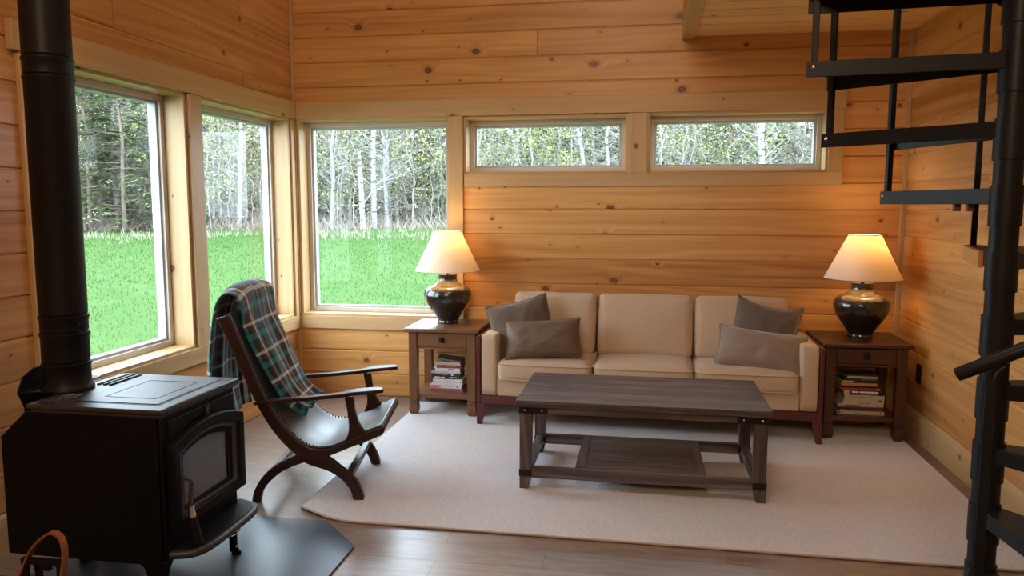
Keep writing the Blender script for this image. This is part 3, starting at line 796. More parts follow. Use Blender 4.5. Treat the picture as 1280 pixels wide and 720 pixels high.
# plaid throw draped over the chair back
bl = thing('plaid_blanket', 'teal, brown and cream plaid wool blanket draped over the sling chair back', 'blanket', (-1.90, 3.455, 0), ca)
bp = resample(spline([(.235,.418),(.205,.425),(.150,.465),(.10,.53),(.04,.66),(-.01,.785),(-.055,.90),(-.075,1.0),(-.085,1.045),(-.125,1.068),(-.165,1.035),(-.195,.95),(-.212,.82),(-.228,.68),(-.228,.55),(-.22,.44),(-.21,.365)], 8), 110)
def bw(t):                       # lateral extent (s0,s1) along the path
    if t < .55: return (.12-.06*min(1, t/.3), .57+.035*min(1, t/.25))
    return (.06-.03*min(1,(t-.55)/.3), .60)
def blank(u, v):
    i = u*(len(bp)-1); k = min(int(i), len(bp)-2); f = i-k
    a = bp[k][0]*(1-f)+bp[k+1][0]*f; z = bp[k][1]*(1-f)+bp[k+1][1]*f
    d = Vector((bp[k+1][0]-bp[k][0], bp[k+1][1]-bp[k][1])).normalized(); nrm = Vector((d.y, -d.x))
    s0, s1 = bw(u)
    s = s0+(s1-s0)*v
    wob = .020*math.sin(v*17+u*5)+.012*math.sin(v*31-u*9+1)+.03*mnoise.noise(Vector((u*5, v*4, 3)))
    roll = 0
    e = min(v, 1-v)
    if e < .12: roll = -.03*(1-e/.12)**2
    top = max(0, 1-abs(u-.5)/.12)
    off = .012+.5*wob*(.55+.45*abs(u-.5)*2)+roll*(1-top) + .012
    z2 = -.035*top*(1-min(1, v/.25))**1.5 - .02*top*max(0,(v-.75)/.25)
    s += .012*mnoise.noise(Vector((u*7, v*3, 9)))
    return (a+nrm.x*off, s, z+nrm.y*off+z2)
obj('throw', MB().grid(blank, 110, 44, lambda u, v: (u*1.75, v*.62+.02, .3)), PLAID, bl, smooth=180, solid=.012, sub=1)

# ------------------------------------------------------------------ cushions
def rbox(w, d, h, r, nx=14, ny=12, nz=8, bulge=(0,0,0), seed=0, wr=.0):
    """soft rounded box centred at origin with outward bulge per axis"""
    mb = MB(); idx = {}; vs = []
    def pt(i, j, k):
        key = (i, j, k)
        if key in idx: return idx[key]
        u, v, q = 2*i/nx-1, 2*j/ny-1, 2*k/nz-1
        # cluster samples toward the edges
        c = lambda t: math.copysign(abs(t)**.75, t)
        u, v, q = c(u), c(v), c(q)
        p = Vector((u*w/2, v*d/2, q*h/2)); cl = Vector((max(-w/2+r, min(w/2-r, p.x)), max(-d/2+r, min(d/2-r, p.y)), max(-h/2+r, min(h/2-r, p.z))))
        dd = p-cl
        if dd.length > 1e-9:
            p = cl+dd.normalized()*r
        p.x += math.copysign(bulge[0]*(1-v*v)*(1-q*q), u) if abs(u) > .99 else u*bulge[0]*(1-v*v)*(1-q*q)
        p.y += v*bulge[1]*(1-u*u)*(1-q*q); p.z += q*bulge[2]*(1-u*u)*(1-v*v)
        if wr: p += Vector((1,1,1))*wr*mnoise.noise(p*6+Vector((seed, seed*2, 0)))
        idx[key] = len(vs); vs.append(p); return idx[key]
    fs = []
    for i in range(nx):
        for j in range(ny):
            fs.append((pt(i,j,0), pt(i,j+1,0), pt(i+1,j+1,0), pt(i+1,j,0))); fs.append((pt(i,j,nz), pt(i+1,j,nz), pt(i+1,j+1,nz), pt(i,j+1,nz)))
    for i in range(nx):
        for k in range(nz):
            fs.append((pt(i,0,k), pt(i+1,0,k), pt(i+1,0,k+1), pt(i,0,k+1))); fs.append((pt(i,ny,k), pt(i,ny,k+1), pt(i+1,ny,k+1), pt(i+1,ny,k)))
    for j in range(ny):
        for k in range(nz):
            fs.append((pt(0,j,k), pt(0,j,k+1), pt(0,j+1,k+1), pt(0,j+1,k))); fs.append((pt(nx,j,k), pt(nx,j+1,k), pt(nx,j+1,k+1), pt(nx,j,k+1)))
    mb.add(vs, fs); return mb
def pillow(name, label, w, h, t, loc, rot, mat, cat='pillow', seed=1, group=None, pinch=.07, piping=True, sagtop=0):
    root = thing(name, label, cat, loc, 0, group); root.rotation_euler = rot
    def f(u, v, sgn):
        a, b = 2*u-1, 2*v-1
        x = a*w/2*(1-pinch*(1-b*b)*abs(a)**2); z = b*h/2*(1-pinch*1.3*(1-a*a)*abs(b)**2)
        th = t/2*((1-abs(a)**2.6)*(1-abs(b)**2.6))**.55
        wr = .010*mnoise.noise(Vector((a*2.3+seed, b*2.3, seed*3)))+.006*mnoise.noise(Vector((a*5+seed, b*5, seed)))
        edge = (1-abs(a)**4)*(1-abs(b)**4)
        puck = .008*math.sin(14*a+seed)*max(0, abs(b)-.6)*2.5*edge + .008*math.sin(12*b+seed)*max(0, abs(a)-.6)*2.5*edge
        z -= sagtop*max(0, b)*(1-a*a)
        return (x, sgn*(th+(wr+puck)*edge*1.0), z)
    mb = MB(); mb.grid(lambda u, v: f(u, v, -1), 34, 26)
    nb = len(mb.f); mb.grid(lambda u, v: f(u, v, 1), 34, 26)
    mb.f = mb.f[:nb]+[tuple(reversed(q)) for q in mb.f[nb:]]
    c = obj('cover', mb, mat, root, smooth=180)
    if piping:
        pts = [f(i/24, 0, 1) for i in range(24)]+[f(1, i/24, 1) for i in range(24)]+[f(1-i/24, 1, 1) for i in range(24)]+[f(0, 1-i/24, 1) for i in range(24)]
        obj('piping', MB().tube(pts+[pts[0]], .0042, 6), mat, c, smooth=180)
    return root

# ------------------------------------------------------------------ sofa
srot = math.radians(-2.0)
so = thing('sofa', 'tan three-seat sofa with dark cherry wood frame against the back wall', 'sofa', (.014, 4.945, 0), srot)
SD = .625
X0, X1 = -1.111, 1.111
R0 = RT
for s_ in (-1, 1):
    x = X0 if s_ < 0 else X1-.026
    obj('side_frame', MB().box(x, x+.026, .0, SD, .155, .620, 'z'), CHERRY, so, bevel=.003)
    for yy in (.0, SD-.05):
        lg = MB()
        if s_ < 0: lg.taper((X0, X0+.032, yy+(.008 if yy else 0), yy+.042), R0+.0, (X0, X0+.062, yy, yy+.05), .156)
        else: lg.taper((X1-.032, X1, yy+(.008 if yy else 0), yy+.042), R0+.0, (X1-.062, X1, yy, yy+.05), .156)
        obj('leg', lg, CHERRY, so, bevel=.002)
    xa = X0+.028 if s_ < 0 else X1-.028-.11
    mb = rbox(.11, SD-.01, .415, .014, 6, 10, 6, (.002,.004,.006)); 
    o_ = obj('arm', mb, SOFA, so, smooth=180); o_.location = (xa+.055, SD/2, .213+.2075)
for ya_, yb_ in ((.002, .03), (SD-.03, SD)): obj('base_rail', MB().box(X0+.026, X1-.026, ya_, yb_, .155, .212, 'x'), CHERRY, so, bevel=.003)
obj('seat_base', MB().box(X0+.138, X1-.138, .012, SD-.02, .212, .335), SOFA, so, bevel=.008)
obj('back_panel', MB().box(X0+.138, X1-.138, SD-.09, SD-.005, .212, .76), SOFA, so, bevel=.015)
cx = [-.971, -.326, .326, .971]
for i in range(3):
    w_ = cx[i+1]-cx[i]
    sc_ = obj('seat_cushion', rbox(w_-.006, .50, .145, .042, 16, 14, 8, (.0,.008,.016), i, .004), SOFA, so, smooth=180)
    sc_.location = ((cx[i]+cx[i+1])/2, .235, .392); sc_.rotation_euler = (math.radians(1.5),0,0)
    for zz in (.052, -.052):
        p = []
        W, D_, r_ = (w_-.006)/2, .25, .042
        for a in range(25):
            q = -PI + PI*a/24*1.0
        pts = [(-W+r_, -D_-.0005, zz), (W-r_, -D_-.0005, zz)]
        obj('piping', MB().tube([(-W+.002,.18,zz),(-W-.0005,-D_+.05,zz),(-W+.012,-D_+.012,zz),(-W+.05,-D_-.003,zz),(0,-D_-.009,zz),(W-.05,-D_-.003,zz),(W-.012,-D_+.012,zz),(W+.0005,-D_+.05,zz),(W-.002,.18,zz)], .0035, 6), SOFA, sc_, smooth=180)
bx_ = [(-.925,-.346), (-.322,.320), (.338,.935)]
for i, (a, b) in enumerate(bx_):
    bc = obj('back_cushion', rbox(b-a, .15, .43, .032, 16, 8, 14, (.004,.022,.006), i+5, .004), SOFA, so, smooth=180)
    bc.location = ((a+b)/2, .43, .662); bc.rotation_euler = (math.radians(-11),0,0)
    W, H_ = (b-a)/2, .215
    y_ = -.062
    pts = [(-W+.02,y_,-H_+.02),(-W+.008,y_,-H_+.06),(-W+.008,y_,H_-.06),(-W+.02,y_,H_-.02),(-W+.06,y_,H_-.008),(W-.06,y_,H_-.008),(W-.02,y_,H_-.02),(W-.008,y_,H_-.06),(W-.008,y_,-H_+.06),(W-.02,y_,-H_+.02)]
    obj('piping', MB().tube(pts, .004, 6), SOFA, bc, smooth=180)

rd = math.radians
pillow('throw_pillow', 'dark brown square pillow tilted in the left corner of the sofa', .44, .42, .13, (-.815, 5.185, .645), (rd(-20), rd(-14), rd(10)), PIL_DARK, seed=2)
pillow('lumbar_pillow', 'smooth brown piped lumbar pillow in front at the sofa left end', .52, .27, .13, (-.655, 5.075, .600), (rd(-24), rd(-4), rd(4)), PIL_LEATH, seed=5)
pillow('throw_pillow', 'dark taupe square pillow behind another at the sofa right end', .42, .40, .13, (.80, 5.165, .685), (rd(-20), rd(10), rd(-8)), PIL_GREY, seed=8, sagtop=.03)
pillow('lumbar_pillow', 'light taupe velvet lumbar pillow in front at the sofa right end', .56, .27, .14, (.765, 5.06, .575), (rd(-30), rd(6), rd(-8)), PIL_TAUPE, seed=11)

# ------------------------------------------------------------------ coffee table
ct = thing('coffee_table', 'long weathered grey brown coffee table with iron corner brackets on beige rug', 'coffee table', (.006, 4.18, RT))
hx_, hy_ = .643, .343; H = .478
mb = MB(); nb = 6
for i in range(nb):
    y0 = -hy_+2*hy_*i/nb; mb.box(-hx_, hx_, y0+.0004, y0+2*hy_/nb-.0004, H-.034, H, 'x')
obj('table_top', mb, GREY_WOOD, ct, bevel=.0025)
ax_, ay_ = hx_-.018, hy_-.018
mb = MB().box(-ax_, ax_, -ay_, -ay_+.02, H-.07, H-.034, 'x').box(-ax_, ax_, ay_-.02, ay_, H-.07, H-.034, 'x').box(-ax_, -ax_+.02, -ay_+.02, ay_-.02, H-.07, H-.034, 'y').box(ax_-.02, ax_, -ay_+.02, ay_-.02, H-.07, H-.034, 'y')
obj('apron', mb, GREY_WOOD, ct, bevel=.002)
lw = .062
for sxn in (-1, 1):
    for syn in (-1, 1):
        xa, xb = sorted((sxn*(ax_-.0), sxn*(ax_-lw))); ya, yb = sorted((syn*ay_, syn*(ay_-lw)))
        ix = .016
        r0 = (xa + (ix if sxn > 0 else 0), xb - (ix if sxn < 0 else 0), ya + (ix if syn > 0 else 0), yb-(ix if syn < 0 else 0))
        m_ = MB().box(xa, xb, ya, yb, .06, H-.036, 'z'); m_.taper(r0, 0, (xa, xb, ya, yb), .06)
        lg = obj('leg', m_, GREY_WOOD, ct, bevel=.002)
        e = .0025
        # foot strap and corner bracket, both bolted
        obj('foot_strap', MB().box(xa-e, xb+e, ya-e, yb+e, .068, .104), BRONZE, lg, bevel=.001)
        for c_ in ((( xa+xb)/2, ya-e-.001 if syn < 0 else yb+e+.001, .087), (xa-e-.001 if sxn < 0 else xb+e+.001, (ya+yb)/2, .087)): obj('bolt', MB().ball(c_, .006), BRONZE, lg, smooth=180)
        q = .15
        x_out, y_out = sxn*ax_, syn*ay_
        b1 = MB().box(min(x_out+sxn*e, x_out-sxn*q), max(x_out+sxn*e, x_out-sxn*q), min(y_out, y_out+syn*e*1.4), max(y_out, y_out+syn*e*1.4), H-.072, H-.036)
        b1.box(min(x_out, x_out+sxn*e*1.4), max(x_out, x_out+sxn*e*1.4), min(y_out+syn*e, y_out-syn*q), max(y_out+syn*e, y_out-syn*q), H-.072, H-.036)
        br = obj('corner_bracket', b1, BRONZE, ct, bevel=.001)
        for t_ in (.028, .118):
            for c_ in ((x_out-sxn*t_, y_out+syn*.005, H-.052), (x_out+sxn*.005, y_out-syn*t_, H-.052)): obj('bolt', MB().ball(c_, .0058), CHROME, br, smooth=180)
zt0, zt1 = .058, .112
for syn in (-1, 1):
    ya, yb = sorted((syn*(ay_-.010), syn*(ay_-.052))); obj('stretcher', MB().box(-ax_+lw-.002, ax_-lw+.002, ya, yb, zt0, zt1, 'x'), GREY_WOOD, ct, bevel=.002)
for sxn in (-1, 1):
    xa, xb = sorted((sxn*(ax_-.010), sxn*(ax_-.052))); obj('stretcher', MB().box(xa, xb, -ay_+lw-.002, ay_-lw+.002, zt0, zt1, 'y'), GREY_WOOD, ct, bevel=.002)
mb = MB().box(-.335, -.285, -ay_+.05, ay_-.05, .095, .116, 'y').box(.285, .335, -ay_+.05, ay_-.05, .095, .116, 'y')
for i in range(4): mb.box(-.285, .285, -ay_+.052+i*.137, -ay_+.052+i*.137+.1365, .096, .114, 'x')
obj('lower_shelf', mb, GREY_WOOD, ct, bevel=.0015)

# ------------------------------------------------------------------ end tables
def end_table(label, loc, wood_, W, D_, rot=0):
    t = thing('end_table', label, 'end table', loc, rot)
    hw, hd = W/2, D_/2; Ht = .625
    obj('table_top', MB().box(-hw-.028, hw+.028, -hd-.035, hd+.035, Ht-.026, Ht, 'x'), wood_, t, bevel=.006)
    L = .06
    for sxn in (-1, 1):
        for syn in (-1, 1):
            xa, xb = sorted((sxn*hw, sxn*(hw-L))); ya, yb = sorted((syn*hd, syn*(hd-L)))
            m_ = MB().box(xa, xb, ya, yb, .105, Ht-.026, 'z')
            lg = obj('leg', m_, wood_, t, bevel=.003)
            f_ = MB(); xc, yc = (xa+xb)/2, (ya+yb)/2
            for za, zb, ra, rb in ((.098,.106,.024,.024), (.088,.098,.032,.032), (.078,.088,.026,.026), (.03,.078,.033,.028), (.0,.03,.024,.033)):
                f_.taper((xc-ra, xc+ra, yc-ra, yc+ra), za, (xc-rb, xc+rb, yc-rb, yc+rb), zb)
            obj('foot_block', f_, wood_, lg, bevel=.002)
    m_ = MB()
    m_.box(-hw+L, hw-L, hd-.03, hd-.01, .473, Ht-.026, 'x')
    for sxn in (-1, 1):
        xa, xb = sorted((sxn*(hw-.01), sxn*(hw-.03))); m_.box(xa, xb, -hd+L, hd-L, .473, Ht-.026, 'y')
    m_.box(-hw+L, hw-L, -hd+.010, -hd+.03, .473, .487, 'x'); m_.box(-hw+L, hw-L, -hd+.010, -hd+.03, .591, Ht-.026, 'x')
    obj('apron', m_, wood_, t, bevel=.002)
    d = obj('drawer', MB().box(-hw+L+.003, hw-L-.003, -hd+.007, -hd+.025, .490, .589, 'x'), wood_, t, bevel=.003)
    k = MB().taper((-.019,.019,-.019,.019), 0, (-.019,.019,-.019,.019), .008); k.taper((-.019,.019,-.019,.019), .008, (-.007,.007,-.007,.007), .020); k.taper((-.008,.008,-.008,.008), -.012, (-.008,.008,-.008,.008), 0)
    kn = obj('knob', k, BRONZE, d, bevel=.001); kn.rotation_euler = (PI/2,0,0); kn.location = (0, -hd-.003, .544)
    m_ = MB().box(-hw+.022, hw-.022, -hd+.02, hd-.02, .116, .146, 'x')
    obj('shelf', m_, wood_, t, bevel=.003)
    return t
TL = (-1.383, 5.372, 0); TR = (1.404, 5.268, 0)
end_table('medium brown oak end table with drawer left of the sofa by the window', (TL[0], TL[1], RT), BROWN_OAK, .486, .445)
end_table('dark red-brown end table with drawer right of the sofa in the corner', (TR[0], TR[1], RT), DARK_OAK, .486, .445)

# ------------------------------------------------------------------ lamps
def lamp(label, loc):
    t = thing('table_lamp', label, 'lamp', loc)
    prof = [(.062,.0),(.079,.0),(.081,.012),(.078,.024),(.083,.04),(.105,.075),(.135,.115),(.160,.155),(.173,.195),(.174,.220),(.165,.247),(.143,.268),(.118,.279),(.100,.284),(.098,.290),(.090,.296),(.077,.302),(.070,.312),(.067,.33),(.069,.352),(.073,.360),(.055,.361)]
    sp2 = resample(spline(prof[1:-1], 5), 90)
    obj('ceramic_base', MB().lathe([prof[0]]+sp2+[prof[-1]], 64), GLAZE, t, smooth=60)
    obj('bulb', MB().ball((.02,0,.545), .028, 16, 10), BULB, t, smooth=180)
    obj('stem', MB().tube([(0,0,.35),(0,0,.47)], .012, 12), BRONZE, t, smooth=50)
    sh = obj('lamp_shade', MB().lathe([(.236,.390),(.098,.672)], 72, cap=False), SHADE, t, smooth=180)
    for r_, z_ in ((.236,.390),(.098,.672)): obj('shade_rim', MB().tube([(r_*math.cos(2*PI*i/48), r_*math.sin(2*PI*i/48), z_) for i in range(49)], .003, 6), SHADE, sh, smooth=180)
    fr = MB()
    for q in (0, 2*PI/3, 4*PI/3): fr.tube([(0,0,.655),(.096*math.cos(q), .096*math.sin(q), .668)], .0022, 6)
    fr.tube([(0,0,.45),(0,0,.66)], .003, 6)
    obj('spider_frame', fr, BRONZE, t, smooth=180)
    ld = bpy.data.lights.new('lamp_glow', 'POINT'); ld.energy = LAMP_W; ld.color = (1,.60,.25); ld.shadow_soft_size = .035
    lo = bpy.data.objects.new('lamp_glow', ld); COL.objects.link(lo); lo.parent = t; lo.location = (.028, -.01, .60)
    return t
LAMP_W = 4.2
lamp('lit dark ceramic table lamp with cream shade by the window', (-1.405, 5.42, .6375))
lamp('lit dark ceramic table lamp with cream shade right of the sofa', (1.425, 5.30, .6375))

# ------------------------------------------------------------------ books
def book_mats():
    out = {}
    for nm, c in dict(maroon=(.16,.04,.035), white=(.62,.62,.66), offwhite=(.50,.46,.40), black=(.02,.022,.022), darkgreen=(.03,.035,.032), grey=(.20,.20,.20), tan=(.42,.31,.2), olive=(.13,.12,.11), cream=(.46,.38,.29), red=(.40,.03,.04), orange=(.55,.24,.04), purple=(.10,.03,.06), lightgrey=(.42,.45,.5), rose=(.28,.11,.11)).items():
        out[nm] = plain('book_cover_'+nm, c, .45, 0, .4, var=.06, scale=18)
    return out
BM = book_mats()
PAPER = plain('book_pages', (.62,.55,.43), .9, 0, .1, var=.12, scale=300)
WHITE_INK = plain('white_lettering', (.8,.8,.8), .6); BLACK_INK = plain('black_lettering', (.03,.03,.03), .6); RED_INK = plain('red_lettering_block', (.55,.02,.03), .6)
def book(label, loc, w, d, t, mat, rot=0, group=None, marks=(), tilt=0):
    """lies flat, spine toward -y; marks = (u0,u1,v0,v1,material) on the spine or ('TEXT',u,size,material)"""
    r = thing('book', label, 'book', loc, rot, group); r.rotation_euler = (0, tilt, rot)
    c = .0022
    mb = MB().box(-w/2, w/2, -d/2, d/2, 0, c).box(-w/2, w/2, -d/2, d/2, t-c, t).box(-w/2, w/2, -d/2, -d/2+c, c, t-c)
    co = obj('cover', mb, mat, r)
    obj('pages', MB().box(-w/2+.003, w/2-.003, -d/2+c, d/2-.003, c, t-c), PAPER, r)
    for m in marks:
        if m[0] == 'TEXT':
            cu = bpy.data.curves.new('title_lettering', 'FONT'); cu.body = m[1]; cu.size = m[3]; cu.align_x = 'LEFT'; cu.align_y = 'CENTER'; cu.extrude = .0002
            cu.materials.append(m[4]); tmp = bpy.data.objects.new('tmp_text', cu); COL.objects.link(tmp); bpy.context.view_layer.update()
            me = bpy.data.meshes.new_from_object(tmp.evaluated_get(bpy.context.evaluated_depsgraph_get())); bpy.data.objects.remove(tmp)
            me.materials.clear(); me.materials.append(m[4]); o = bpy.data.objects.new('title_lettering', me); COL.objects.link(o); o.parent = co
            o.rotation_euler = (PI/2, 0, 0); o.location = (m[2]*w/2, -d/2-.0012, t/2)
        else:
            u0, u1, v0, v1, mm = m
            obj('spine_band', MB().box(u0*w/2, u1*w/2, -d/2-.0008, -d/2+.001, t*v0, t*v1), mm, co)
    return r
# left stack (bottom to top)
Lz = .1582; Lx, Ly = -1.375, 5.335
G1 = 'books stacked on the left end table shelf'
LB = [('dusty maroon book, lowest of the stack on left end table shelf', .235,.165,.024,'rose',0,0,()),
      ('white book with red title block on left end table shelf', .232,.16,.026,'white',-.01,.01,((-.94,-.30,.15,.85,RED_INK),('TEXT','BRETTLER',-.92,.017,WHITE_INK),(-.22,.45,.42,.58,BM['lightgrey']),(.70,.80,.3,.65,BLACK_INK))),
      ('thick white book with split spine above the red-titled one', .222,.155,.042,'white',.004,-.01,((-.02,.01,.05,.95,BM['lightgrey']),(.24,.27,.05,.95,BM['lightgrey']),(.10,.16,.42,.62,BLACK_INK),(-.9,-.2,.46,.54,BM['lightgrey']),(.38,.72,.46,.54,BM['lightgrey']),(.84,.92,.4,.6,BLACK_INK))),
      ('black book with white lettering in left end table stack', .205,.15,.024,'black',-.005,.02,((-.92,-.50,.38,.66,WHITE_INK),(-.46,-.38,.38,.6,WHITE_INK),(-.34,-.14,.36,.64,WHITE_INK),(.22,.48,.38,.6,WHITE_INK),(.62,.70,.35,.65,WHITE_INK),(.80,.86,.4,.6,WHITE_INK))),
      ('dark grey green book with white tab in left end table stack', .205,.15,.016,'darkgreen',-.005,-.02,((.36,.52,.1,1,BM['white']),(-.25,.1,.3,.7,BM['grey']))),
      ('pale grey white slim book in left end table stack', .215,.15,.017,'lightgrey',-.012,.03,((-.65,.0,.3,.75,BM['offwhite']),(.2,.7,.35,.7,BM['white']))),
      ('white book with dark end below the maroon-spined book', .20,.15,.021,'white',-.004,-.015,((-1,-.85,0,1,BM['darkgreen']),(.1,.6,.6,.85,BM['red']))),
      ('maroon spined paperback near the top of left stack', .182,.14,.022,'maroon',.014,.02,((-.3,.55,.35,.7,BM['rose']),(-.9,-.5,.4,.8,BM['rose']))),
      ('tan book topmost but one of the left stack', .19,.145,.022,'cream',.006,-.03,())]
def stack(B, x, y, z, G):
    for lab, w, d, t, m, dx, rr, marks in B:
        book(lab, (x+dx, y, z), w, d, t, BM[m], rr, G, marks); z += t+.0003
    return z
zt = stack(LB, Lx, Ly, Lz, G1)
book('grey magazine slumped on top of the left book stack', (Lx+.012, Ly, zt+.012), .185, .15, .008, BM['olive'], .05, G1, (), rd(7))
G2 = 'books stacked on the right end table shelf'
RB = [('wide cream book, lowest of the stack on right end table shelf', .285,.18,.024,'cream',0,0,((-.95,-.86,.3,.7,BLACK_INK),(.8,.9,.35,.65,BLACK_INK))),
      ('navy black book second from bottom of right stack', .285,.18,.016,'black',0,.012,((-.9,-.65,.3,.6,BM['grey']),(-.45,.9,.35,.6,BM['grey']))),
      ('thin purple book in right end table stack', .28,.175,.010,'purple',-.002,-.01,()),
      ('cream book with dark title line above the purple one', .278,.17,.016,'cream',-.002,.008,((-.7,.1,.35,.65,BLACK_INK),)),
      ('off-white slim book, narrower, in right end table stack', .25,.17,.014,'offwhite',.014,-.012,((-.25,.3,.3,.7,BM['grey']),)),
      ('pale cream book below the mottled grey beige one', .245,.165,.022,'cream',.018,.0,((.72,.88,.3,.7,BLACK_INK),)),
      ('mottled grey beige book in middle of right stack', .242,.165,.022,'offwhite',.02,.01,((-.8,.4,.4,.6,BM['grey']),)),
      ('black book with white title and pale label in right stack', .24,.165,.032,'black',.012,-.01,((-.97,-.7,.05,.95,BM['offwhite']),(-.58,-.22,.48,.80,WHITE_INK),(-.17,.10,.48,.80,WHITE_INK),(.15,.76,.48,.80,WHITE_INK),(-.57,.75,.12,.3,BM['grey']))),
      ('red spined slim book in right end table stack', .242,.165,.014,'red',-.006,.02,((.84,.93,.2,.8,BM['white']),)),
      ('thin black book above the red spined one', .225,.16,.014,'black',-.01,-.01,()),
      ('golden orange book near top of right stack', .218,.155,.017,'orange',-.014,.0,()),
      ('black and tan book above the golden orange one', .22,.155,.018,'black',-.012,.03,((-1,-.35,.15,.85,BM['tan']),)),
      ('thin black magazine near top of right stack', .20,.15,.012,'black',.0,-.02,((0,.9,.3,.7,BM['grey']),)),
      ('pale cream book, topmost but one of the right stack', .185,.15,.014,'offwhite',.004,.02,()),
      ('black folder on top of the right book stack', .21,.15,.012,'black',-.012,-.04,())]
stack(RB, 1.405, 5.21, .1582, G2)

# ------------------------------------------------------------------ spiral staircase
PX, PY, SR, RIS = 1.032, 2.430, .538, .19
A0, DA = 76.63, 32.345
ss = thing('spiral_staircase', 'black steel spiral staircase with round centre pole at right edge', 'staircase', (PX, PY, 0))
obj('center_pole', MB().lathe([(.038,.012),(.038,3.3)], 40), STAIR, ss, smooth=50)
obj('base_flange', MB().lathe([(.13,0),(.13,.012),(.06,.014),(.055,.03)], 40), STAIR, ss, smooth=40)
def cang(k): return math.radians(A0+DA*k)
zbot = lambda k: 1.504+(k-1)*RIS
TK = .046
for k in range(-6, 6):
    a0, a1 = cang(k-1), cang(k); zb = zbot(k); tb = .003
    over = math.radians(1.2)
    c0 = Vector((math.cos(a0-over)*SR, math.sin(a0-over)*SR)); c1 = Vector((math.cos(a1+over)*SR, math.sin(a1+over)*SR))
    n0 = Vector((math.sin(a0), -math.cos(a0))); n1 = Vector((-math.sin(a1), math.cos(a1)))
    h0 = Vector((math.cos(a0)*.03, math.sin(a0)*.03))+n0*.024; h1 = Vector((math.cos(a1)*.03, math.sin(a1)*.03))+n1*.024
    ext = 1.035
    c0e, c1e = c0*ext, c1*ext
    tr = MB()
    poly = [tuple(h0), tuple(c0e)]+[]+[tuple(c1e), tuple(h1)]
    tr.prism(poly, (0,0,zb+TK-.004), (1,0,0), (0,1,0), (0,0,1), .004)
    def plate(p, q, th=.005):
        d = (q-p).normalized(); n_ = Vector((-d.y, d.x))*th/2
        tr.prism([tuple(p+n_), tuple(p-n_), tuple(q-n_), tuple(q+n_)], (0,0,zb), (1,0,0), (0,1,0), (0,0,1), TK)
    plate(h0, c0e); plate(h1, c1e); 
    to = obj('tread', tr, STAIR, ss, bevel=.0015)
    obj('hub_sleeve', MB().lathe([(.0432,zb+TK+.008-.118),(.0432,zb+TK+.008)], 40), STAIR, to, smooth=50)
    # bolts where the balusters pass through both edges
    for cc, nn, zz in ((c0, n0, .5), (c0, -n0, .62), (c1, n1, .62)):
        p = cc + nn*.0045
        m_ = Matrix.Translation((p.x, p.y, zb+TK*zz)) @ Matrix(((nn.x, -nn.y, 0, 0), (nn.y, nn.x, 0, 0), (0, 0, 1, 0), (0,0,0,1)))
        bb = MB().ball((0,0,0), .0065, 10, 6, (.7,1,1)); obj('bolt', MB().add([tuple(m_ @ Vector(v)) for v in bb.v], bb.f), CHROME, to, smooth=180)
    if k == 0:
        d = (c1e-h1).normalized(); n_ = n1
        p, q = h1+d*.12+n_*.003, c1e-d*.012+n_*.003
        obj('wooden_side_board', MB().prism([tuple(p), tuple(q), tuple(q+n_*.014), tuple(p+n_*.014)], (0,0,zb-.006), (1,0,0), (0,1,0), (0,0,1), TK+.004), CHERRY if False else PINE_WALL, to)['label'] = 'orange-brown wooden board along the tread edge'
    if k == 1:
        d = (c1e-h1).normalized()
        for t_ in (.20, .31):
            p = h1 + (c1e-h1)*t_ - n1*.02; obj('support_lug', MB().box(p.x-.009, p.x+.009, p.y-.009, p.y+.009, zb-.022, zb+.004), BROWN_OAK, to)['label'] = 'short brown wooden lug under the tread'
def sq_bar(mb, x, y, z0, z1, ang, w=.0095):
    c, s = math.cos(ang)*w, math.sin(ang)*w
    mb.prism([(x+c-s, y+s+c), (x-c-s, y-s+c), (x-c+s, y-s-c), (x+c+s, y+s-c)], (0,0,z0), (1,0,0), (0,1,0), (0,0,1), z1-z0)
    return mb
RH = .86
railz = lambda deg: zbot(0)+TK+RH+(deg-A0)/DA*RIS
for k in range(-5, 6):
    a = cang(k); x, y = math.cos(a)*(SR-.004), math.sin(a)*(SR-.004)
    obj('baluster', sq_bar(MB(), x, y, zbot(k)+.004, railz(A0+DA*k), a), STAIR, ss, bevel=.002)
an = math.radians(-113.5); nx_, ny_ = math.cos(an)*SR, math.sin(an)*SR
NZ = 1.128
obj('newel_post', sq_bar(MB(), nx_, ny_, 0, NZ-.03, an, .011), STAIR, ss, bevel=.002)
brk = MB().tube([(nx_, ny_, NZ-.05), (nx_+.012, ny_+.004, NZ-.02), (nx_+.03, ny_+.003, NZ-.003)], .008, 8)
obj('rail_bracket', brk, CHROME if False else STAIR, ss, smooth=50)
hp = []
for i in range(140):
    dg = -121.0+i*2.55
    if dg > A0+DA*5+6: break
    t = max(0, min(1, (dg+121.0)/60))
    zlow = NZ+.012+(dg+113.5)/DA*.20
    z = zlow*(1-t)+railz(dg)*t if t < 1 else railz(dg)
    hp.append((math.cos(math.radians(dg))*SR, math.sin(math.radians(dg))*SR, z))
obj('handrail', MB().tube(hp, .0165, 14), STAIR, ss, smooth=60)

# ------------------------------------------------------------------ outside: lawn, woods
def gz(x, y):
    d = max(0, math.hypot(x, y)-8)
    return -.55+.85*min(1.0, d/33)+.05*mnoise.noise(Vector((x*.15, y*.15, 0)))
mb = MB()
def gxy(u, v):
    th = rd(-52)+rd(150)*v              # azimuth measured from +y toward -x
    r = 6.0+70*u**1.6
    return (-math.sin(th)*r, math.cos(th)*r)
mb.grid(lambda u, v: (*gxy(u, v), gz(*gxy(u, v))), 50, 80)
